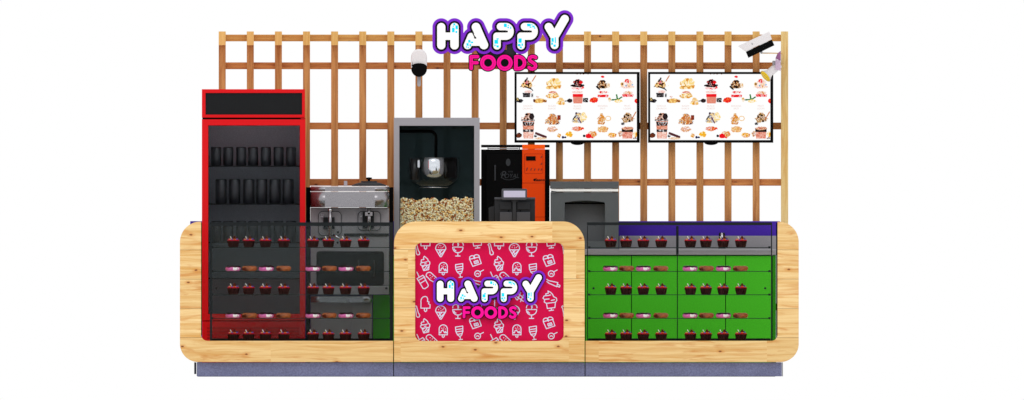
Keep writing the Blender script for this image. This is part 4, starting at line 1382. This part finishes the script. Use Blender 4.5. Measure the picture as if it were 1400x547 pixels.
def make_pink():
    t = proto_root('iced_donut')
    obj('dough', torus(MB(), 0.034, 0.0185, 0.95, 0.0178), 'pinkd', t)
    obj('chocolate_glaze', torus(MB(), 0.034, 0.0185, 0.95, 0.0178, b0=24, b1=160, k=10, grow=0.0016, wob=0.12), 'dark_choc', t)
    cr = MB()
    torus(cr, 0.034, 0.0185, 0.95, 0.0178, a0=270, a1=304, b0=-36, b1=30, n=10, k=8, grow=0.0009, wob=0.2)
    torus(cr, 0.034, 0.0185, 0.95, 0.0178, a0=308, a1=318, b0=-28, b1=18, n=6, k=8, grow=0.0009, wob=0.2)
    obj('white_streak', cr, 'cream', t)  # white patches on the front right of the ring
    return t


def make_brown():
    t = proto_root('brown_donut')
    obj('dough', torus(MB(), 0.034, 0.0185, 0.95, 0.0178), 'dough', t)
    gz = MB()
    torus(gz, 0.034, 0.0185, 0.95, 0.0178, a0=196, a1=246, b0=-50, b1=10, n=12, k=8, grow=0.0008, wob=0.3)
    obj('shaded_patch', gz, 'choc', t)  # left side of the ring darkened, its shade put into the colour
    return t


cup0, pink0, brown0 = make_cupcake(), make_pink(), make_brown()
cu, pu, bu = [False], [False], [False]
sides = [('left smoked', [319, 340, 363, 388, 428, 449, 472.4, 497.2], [318.6, 341, 364, 387.6, 428, 450.2, 473, 496.6]),
         ('right clear', [835, 856, 879.5, 904, 944, 965.2, 988.6, 1013], [834.6, 856.6, 879.6, 903.4, 943.6, 965.8, 989, 1012.4])]
for side, xc, xd in sides:
    for yy, where in ((338, 'on the top shelf'), (402.6, 'on the third shelf'), (465.6, 'on the base')):
        for i, px in enumerate(xc):
            place(cup0, cu, (X(px), 0.2, Z(yy)), 'red iced cupcake, %s from left %s of the %s case' % (ORD[i], where, side), 'cupcake', 'cupcakes in the glass cases')
    for yy, where in ((370.6, 'second'), (434.8, 'fourth')):
        for i, px in enumerate(xd):
            if i % 2 == 0:
                place(pink0, pu, (X(px), 0.2, Z(yy)), 'pink iced donut, %s donut from left on the %s shelf of the %s case' % (ORD[i], where, side), 'donut', 'pink donuts in the glass cases')
            else:
                place(brown0, bu, (X(px), 0.2, Z(yy)), 'plain brown donut, %s donut from left on the %s shelf of the %s case' % (ORD[i], where, side), 'donut', 'brown donuts in the glass cases')

# ------------------------------------------------------------------ camera, light, world
cam = bpy.data.cameras.new('camera')
cam.type = 'ORTHO'
cam.ortho_scale = 1400 * PX
cam.clip_end = 200
co = bpy.data.objects.new('camera', cam)
COL.objects.link(co)
co.location = (X(700), -12, Z(273.5))
co.rotation_euler = (math.pi / 2, 0, 0)
S.camera = co

la = bpy.data.lights.new('softbox', 'AREA')
la.shape = 'RECTANGLE'
la.size = 4.0
la.size_y = 2.2
la.energy = 80
la.color = (1.0, 0.97, 0.93)
lo = bpy.data.objects.new('softbox', la)
COL.objects.link(lo)
lo.location = (-0.8, -4.2, 5.6)
lo.rotation_euler = (Vector((0.0, 1.2, 1.2)) - Vector(lo.location)).to_track_quat('-Z', 'Y').to_euler()

w = bpy.data.worlds.new('World')
S.world = w
w.use_nodes = True
w.node_tree.nodes['Background'].inputs[0].default_value = (1, 1, 1, 1)
w.node_tree.nodes['Background'].inputs[1].default_value = 1.0

S.view_settings.view_transform = 'Standard'
S.view_settings.look = 'None'
S.view_settings.exposure = 0.0
S.view_settings.gamma = 1.0
S.cycles.transparent_max_bounces = 24
S.cycles.max_bounces = 10
